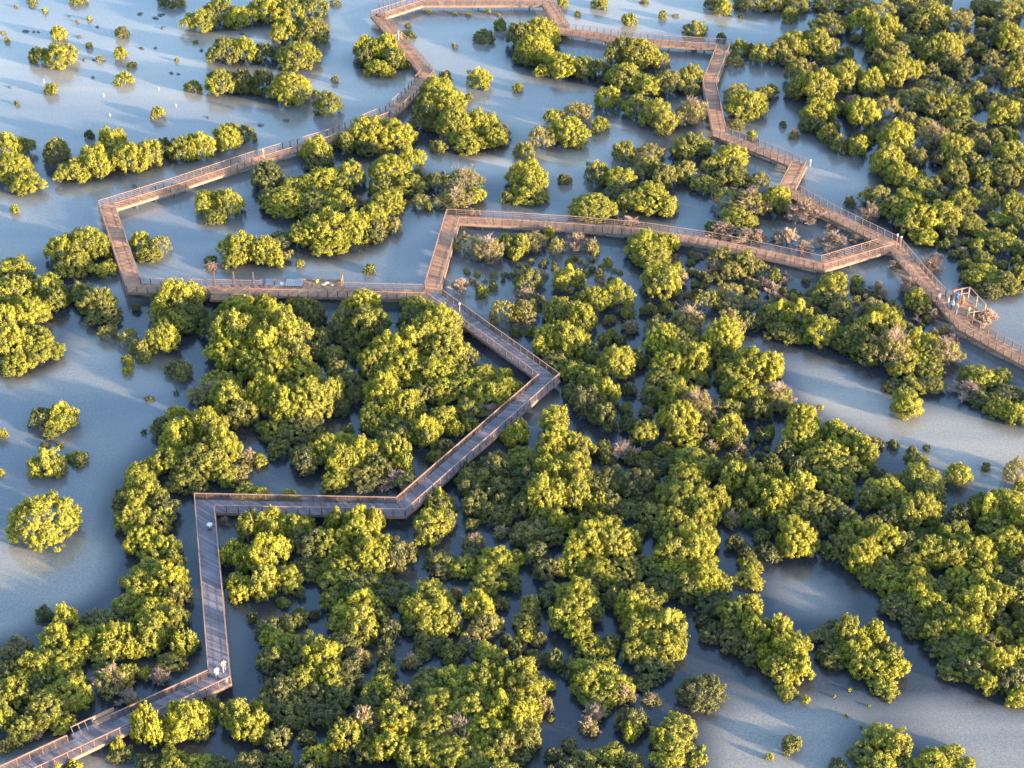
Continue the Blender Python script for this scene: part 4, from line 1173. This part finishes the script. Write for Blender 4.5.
person(968.0, 317.0, DZ, 'stand', 1.0, C_GREEN, C_NAVY, 'person in green top at the right end of the lookout platform')

# ------------------------------------------------------------ lamp posts, bin, gate, poles
def lamp_post(x, y, label, h=1.75, mat=None):
    root = empty('lamp_post', at(x, y, DZ), 0, label, 'lamp post')
    m = MB(); m.box((0, 0, .03), .22, .22, .06); m.build('base', M_GREY, root)
    m = MB(); m.tube([(0, 0, .06), (0, 0, h)], [.07, .06], 10); m.build('post', mat or M_RAIL, root)
    m = MB(); m.blob((0, 0, h+.13), .15, .15, .14, 12, 8); m.build('globe', M_LAMP, root, True)
lamp_post(896.0, 246.5, 'left one of two lamp posts with round white heads at the right-hand junction')
lamp_post(899.8, 249.0, 'right one of two lamp posts with round white heads at the right-hand junction')
lamp_post(459.6, 316.0, 'single lamp post with pale head on the zigzag boardwalk below the junction')
lamp_post(810.0, 166.5, 'short pale lamp post at the upper right boardwalk corner', 0.9, M_WHITE)
lamp_post(398.6, 40.0, 'white lamp post beside the timber gate on the top left boardwalk', 1.4, M_WHITE)

def bin_(x, y, label, c1, c2):
    root = empty('bin', at(x, y, DZ), .3, label, 'bin')
    m = MB(); m.tube([(0, 0, 0), (0, 0, .62)], [.24, .30], 14); m.build('body', c2, root, True)
    m = MB(); m.tube([(0, 0, .62), (0, 0, .67)], [.33, .33], 14); m.blob((0, 0, .67), .31, .31, .13, 14, 8, flat=.67); m.build('lid', c1, root, True)
bin_(210, 529, 'round bin with domed white lid on the upright boardwalk stretch', M_WHITE, M_GREY)
bin_(226, 683, 'dark grey round bin at the bottom boardwalk bend', M_GREY, M_GREY)

root = empty('timber_gate', at(396, 40, DZ), math.atan2(*(reversed((dirpx(PA[9], PA[10]).x, dirpx(PA[9], PA[10]).y)))), 'low timber gate frame across the top left boardwalk', 'gate')
for sy in (-1, 1):
    m = MB(); m.box((0, sy*1.0, .65), .14, .14, 1.3); m.build('post', M_RAIL, root)
m = MB(); m.box((0, 0, .92), .08, 1.84, .12); m.box((0, 0, .45), .08, 1.84, .12)
m.bar((0.0, -.9, .45), (0.0, .9, .92), .05, .08); m.build('gate_leaf', M_RAIL, root)

# dark poles standing off the rail at the top corner
m = MB(); m.tube([(0, 0, -.8), (0, 0, 3.2)], [.09, .07], 8); pole_me = m.mesh('mooring_pole', M_POST)
POLEL = ['leftmost dark pole standing off the pale top corner of the boardwalk', 'second dark pole from the left off the pale top corner',
         'third dark pole from the left behind the top boardwalk', 'fourth dark pole from the left behind the top boardwalk',
         'fifth dark pole from the left behind the top boardwalk', 'rightmost dark pole behind the top boardwalk']
for (x, y), lb in zip([(379, 11), (383.5, 12.5), (388.5, 11), (391.3, 9.5), (395.7, 7.5), (401, 6)], POLEL):
    o = bpy.data.objects.new('mooring_pole', pole_me); COL.objects.link(o); o.location = at(x, y, DZ) + Vector((0, 1.4, -DZ))
    tag(o, lb, 'pole', 'dark poles along the top of the boardwalk')

root = empty('bench', at(379.5, 16.5, DZ), -.6, 'small timber bench at the pale top corner of the boardwalk', 'bench')
m = MB(); [m.box((0, -.16+.16*k, .44), 1.5, .13, .05) for k in range(3)]; m.build('seat', M_RAIL, root)
for sx in (-1, 1):
    m = MB(); m.box((sx*.6, 0, .21), .1, .42, .42); m.build('leg', M_POST, root)

# ------------------------------------------------------------ platform decks joined to the boardwalks
def bay(bw, seg, side, s0, s1, depth, label_part, mat, zoff=-0.008):
    root, P, D, O = bw
    d = D[seg]; n = Vector((-d.y, d.x))*side
    a = P[seg] + d*s0 + n*(BW/2+.01); b = P[seg] + d*s1 + n*(BW/2+.01)
    k = int(abs(s1-s0)/.3); m = MB(); z = DZ+zoff
    for j in range(k):
        p, q = a.lerp(b, (j+.03)/k), a.lerp(b, (j+.97)/k)
        r = [p, q, q+n*depth, p+n*depth]
        if (q-p).cross(n) < 0: r = r[::-1]
        m.hexa([(v.x-O.x, v.y-O.y, z-.05) for v in r], [(v.x-O.x, v.y-O.y, z) for v in r], random.random())
    m.build(label_part, mat, root)
    m = MB()
    c, e = a+n*(depth+.04), b+n*(depth+.04)
    m.bar((c.x-O.x, c.y-O.y, z-.18), (e.x-O.x, e.y-O.y, z-.18), .06, .30)
    for v, w_ in ((a, c), (b, e)):
        m.bar((v.x-O.x, v.y-O.y, z-.20), (w_.x-O.x, w_.y-O.y, z-.20), .06, .26)
    m.build('edge_beam', M_SLAT, root)
    def pt(s, o, zz=0.0):   # point on the bay: along, outwards from the walkway edge
        q = P[seg] + d*s + n*(BW/2+o); return Vector((q.x, q.y, DZ+zz))
    return pt, root, O
def part_bars(name, mat, root, O, bars):
    m = MB()
    for a, b, w_, h_ in bars:
        m.bar((a.x-O.x, a.y-O.y, a.z), (b.x-O.x, b.y-O.y, b.z), w_, h_)
    return m.build(name, mat, root)

# rear platform with stored material
s0, s1 = sproj(PA, 0, 341, 292), sproj(PA, 0, 257, 290)
pt, rA, OA = bay(bA, 0, -1, s0, s1, 2.0, 'platform_deck', M_DECK_R)
part_bars('end_wall', M_RAIL, rA, OA, [(pt(s0+.05, .1, z), pt(s0+.05, 1.95, z), .05, .16) for z in (.2, .42, .64, .86, 1.06)])
for o_ in (.1, 1.0, 1.95):
    part_bars('post', M_POST, rA, OA, [(pt(s0+.05, o_, 0), pt(s0+.0501, o_, 1.5), .12, .12)])
part_bars('kerb_rail', M_RAIL, rA, OA, [(pt(s0+.1, 1.95, .12), pt(s0+6.0, 1.95, .12), .12, .12)])
ang = math.atan2(bA[2][0].y, bA[2][0].x)
M_CORR = simple('grey corrugated sheet', (0.22, 0.20, 0.20), 0.7, (2, 0.1))
M_TARP = simple('white plastic sheet', (0.22, 0.21, 0.23), 0.7, (2, 0.1))
M_DARKP = simple('dark slate board', (0.09, 0.085, 0.11), 0.5, (2, 0.2))
M_YEL = simple('yellow plastic', (0.55, 0.50, 0.05), 0.5)
def sheet(name, label, cat, s, o_, w_, d_, mat, n=1, tilt=0, corr=False):
    root = empty(name, pt(s, o_, 0.0), ang, label, cat)
    for k in range(n):
        m = MB()
        if corr:
            kk = 14; z0_ = .03 + k*.06
            for j in range(kk):
                x0 = -w_/2 + w_*j/kk; x1 = x0 + w_/kk
                za, zb = (z0_, z0_+.035) if j % 2 else (z0_+.035, z0_)
                m.hexa([(x0, -d_/2, za), (x1, -d_/2, zb), (x1, d_/2, zb), (x0, d_/2, za)], [(x0, -d_/2, za+.012), (x1, -d_/2, zb+.012), (x1, d_/2, zb+.012), (x0, d_/2, za+.012)])
        else:
            m.box((random.uniform(-.05, .05), random.uniform(-.05, .05), .05+k*.07), w_, d_, .055, random.uniform(-.05, .05))
        m.build('sheet' if corr else 'board', mat, root)
    return root
def sx(x): return sproj(PA, 0, x, 290)
sheet('board_stack', 'small dark slate board leftmost on the cluttered platform', 'boards', sx(260.0), .8, .8, 1.3, M_DARKP, 3)
sheet('board_stack', 'larger dark slate board second from left on the cluttered platform', 'boards', sx(268.2), .85, 1.15, 1.6, M_DARKP, 4)
sheet('corrugated_sheets', 'stack of grey corrugated sheets on the cluttered platform', 'sheets', sx(293.0), .95, 2.3, 1.7, M_CORR, 3, corr=True)
# crumpled white sheet
m = MB(); kx, ky = 16, 12; gr = random.Random(4)
hh = [[(.18*math.exp(-((i-8)**2+(j-6)**2)/18) + gr.uniform(0, .10) + .03) if 0 < i < kx and 0 < j < ky else .01 for j in range(ky+1)] for i in range(kx+1)]
pts_ = [(-.85+1.7*i/kx + gr.uniform(-.03, .03), -.6+1.2*j/ky + gr.uniform(-.03, .03) + .15*i/kx, hh[i][j]) for i in range(kx+1) for j in range(ky+1)]
m.poly(pts_, [(i*(ky+1)+j, (i+1)*(ky+1)+j, (i+1)*(ky+1)+j+1, i*(ky+1)+j+1) for i in range(kx) for j in range(ky)])
o = m.build('tarpaulin', M_TARP, None, True, pt(sx(279), .9, 0)); o.rotation_euler = (0, 0, ang); tag(o, 'crumpled white plastic sheet between dark boards and corrugated sheets', 'tarpaulin')
md = o.modifiers.new('thick', 'SOLIDIFY'); md.thickness = .01
root = empty('jerrycan', pt(sx(315.7), 1.3, 0), ang+.3, 'bright yellow plastic can on the cluttered platform', 'can')
m = MB(); m.box((0, 0, .22), .34, .26, .44); m.build('body', M_YEL, root)
m = MB(); m.tube([(.1, 0, .44), (.1, 0, .50)], [.04, .04], 8); m.build('cap', M_DARKP, root)
m = MB(); m.bar((-.13, 0, .49), (.04, 0, .49), .04, .03); m.bar((-.12, 0, .44), (-.12, 0, .49), .04, .03); m.build('handle', M_YEL, root)
M_SACK = simple('pale cement sacks', (0.27, 0.23, 0.20), 0.8, (4, 0.15))
for k, (xx, oo, zz, rr_, lb) in enumerate([(322.5, .8, .12, .2, 'pale sack beside the yellow can on the platform'), (327.5, 1.05, .12, -.3, 'pale sack in the middle of the platform heap'),
                                  (331.5, .75, .12, .1, 'pale sack nearest the end wall of the platform'), (325.5, .9, .33, .5, 'pale sack lying on top of the platform heap')]):
    m = MB(); m.blob((0, 0, 0), .42, .26, .12, 12, 7, jit=.06); o = m.build('sack', M_SACK, None, True, pt(sx(xx), oo, zz)); o.rotation_euler = (0, 0, ang+rr_)
    tag(o, lb, 'sack', 'pale sacks on the cluttered platform')

# front bay with tall frame posts
f0, f1 = sx(254), sx(213)
pt2, _, _ = bay(bA, 0, 1, f0, f1, 1.3, 'front_bay_deck', M_DECK_R)
for s_ in (f0+.1, (f0+f1)/2, f1-.1):
    part_bars('tall_post', M_POST, rA, OA, [(pt2(s_, 1.2, -.2), pt2(s_+.001, 1.2, 2.3), .15, .15)])
    part_bars('tall_post', M_POST, rA, OA, [(pt2(s_, -BW+.1, -.2), pt2(s_+.001, -BW+.1, 2.3), .15, .15)])
part_bars('bench_rail', M_RAIL, rA, OA, [(pt2(f0+.2, .75, .45), pt2(f1-.2, .75, .45), .38, .06)])
part_bars('bench_rail', M_SLAT, rA, OA, [(pt2(f0+.2, 1.2, .80), pt2(f1-.2, 1.2, .80), .05, .16)])

# lookout platform on the right-hand walkway
pt3, rB, OB = bay(bB, 13, 1, sL0, sL1, 2.5, 'lookout_deck', M_DECK_R)
for s_, o_, h_ in ((sL0, 2.4, 1.9), ((sL0+sL1)/2, 2.4, 1.9), (sL1, 2.4, 1.9), (sL0, .1, 1.7), (sL1, .9, 1.2), (sL0, 1.3, 1.9)):
    part_bars('tall_post', M_SLAT, rB, OB, [(pt3(s_, o_, -.3), pt3(s_+.001, o_, h_), .15, .15)])
part_bars('top_rail', M_RAIL, rB, OB, [(pt3(sL0, 2.4, 1.9), pt3(sL1, 2.4, 1.9), .14, .07)])
part_bars('middle_rail', M_RAIL, rB, OB, [(pt3(sL0, 2.4, .9), pt3(sL1, 2.4, .9), .10, .06)])
part_bars('cross_beam', M_SLAT, rB, OB, [(pt3(sL0, .1, 1.7), pt3(sL0, 2.4, 1.85), .10, .12)])
part_bars('brace', M_SLAT, rB, OB, [(pt3(sL0+.1, 2.4, .1), pt3((sL0+sL1)/2, 2.4, 1.8), .07, .09)])
part_bars('bench_plank', M_SLAT, rB, OB, [(pt3(sL0+.5, 1.9, .45), pt3(sL1-.4, 1.9, .45), .42, .07)])
part_bars('side_rail', M_RAIL, rB, OB, [(pt3(sL0, .1, 1.0), pt3(sL0, 2.4, 1.0), .12, .06)])
part_bars('side_rail', M_RAIL, rB, OB, [(pt3(sL1, .1, 1.0), pt3(sL1, 2.4, 1.0), .12, .06)])

# bench bay on the bottom walkway
g0, g1 = sproj(PD, 4, 121, 722), sproj(PD, 4, 75, 740)
pt4, rD, OD = bay(bD, 4, -1, g0, g1, .75, 'bench_bay_deck', M_DECK)
gm = (g0+g1)/2
part_bars('bench_seat', M_RAIL, rD, OD, [(pt4(g0+.1, .35, .45), pt4(gm-.05, .35, .45), .6, .06)])
part_bars('bench_back', M_RAIL, rD, OD, [(pt4(g0+.05, .72, .78), pt4(gm-.05, .72, .78), .07, .42)])
for k in range(4):
    s_ = gm + .1 + (g1-gm-.2)*k/3
    part_bars('bench_frame', M_POST, rD, OD, [(pt4(s_, .02, .05), pt4(s_, .72, .95), .07, .07)])
part_bars('bench_rail', M_RAIL, rD, OD, [(pt4(gm, .72, .98), pt4(g1-.05, .72, .98), .12, .05)])

# ------------------------------------------------------------ stones and white marks in the shallows
ST = [(103, 125), (135, 127), (153, 128), (277, 65), (622, 72), (652, 58), (652, 112), (567, 193), (622, 192), (805, 202), (685, 292), (713, 296), (372, 310), (538, 745), (832, 470), (318, 147), (340, 238), (375, 240), (415, 240), (290, 655), (970, 135), (1044, 500), (1144, 482), (640, 60), (40, 348), (560, 55), (390, 107)]
m = [MB() for _ in range(3)]
sm = []
for k in range(3):
    m[k].blob((0, 0, 0), .42, .30, .22, 9, 6, jit=.16); sm.append(m[k].mesh('stone', M_ROCK, False))
items = [dict(x=x/4, y=y/4, R=.4, typ='d') for x, y in ST]
for s_ in items:
    b, d = place_words(s_['x'], s_['y']); s_['bk'] = (b, d)
for s_ in items:
    v = sorted([q for q in items if q['bk'] == s_['bk']], key=lambda q: math.hypot(q['x']-LM[q['bk'][0]][0], q['y']-LM[q['bk'][0]][1]))
    b, d = s_['bk']; i = v.index(s_)
    lb = ((NUMW[min(i+1, 10)] + ' ') if len(v) > 1 else '') + 'dark stone ' + ('at ' if d is None else DIRS[d] + ' ') + LM[b][2]
    if len(lb.split()) > 15: lb = lb.replace('the ', '')
    o = bpy.data.objects.new('stone', random.choice(sm)); COL.objects.link(o); o.location = at(s_['x'], s_['y'], .04)
    f_ = random.uniform(.7, 1.3); o.scale = (f_*1.2, f_, f_); o.rotation_euler = (0, 0, random.uniform(0, 6.28))
    tag(o, lb, 'stone', 'small dark stones in the shallows')
m = MB(); m.tube([(0, 0, -.4), (0.02, 0, .5)], [.05, .04], 8); mark_me = m.mesh('marker_stake', M_LAMP)  # white vertical specks on the water, modelled as thin rods
for (x, y), lb in zip([(175, 330), (415, 385), (635, 360), (705, 428), (440, 465)],
    ['thin white stake leftmost in the top left shallows', 'thin white stake below the middle of the top left shallows', 'thin white stake right of the small bushlets in the top left shallows',
     'thin white stake rightmost in the top left shallows', 'thin white stake lowest in the top left shallows']):
    o = bpy.data.objects.new('marker_stake', mark_me); COL.objects.link(o); o.location = at(x/4, y/4, 0); tag(o, lb, 'stake', 'white stakes in the top left shallows')
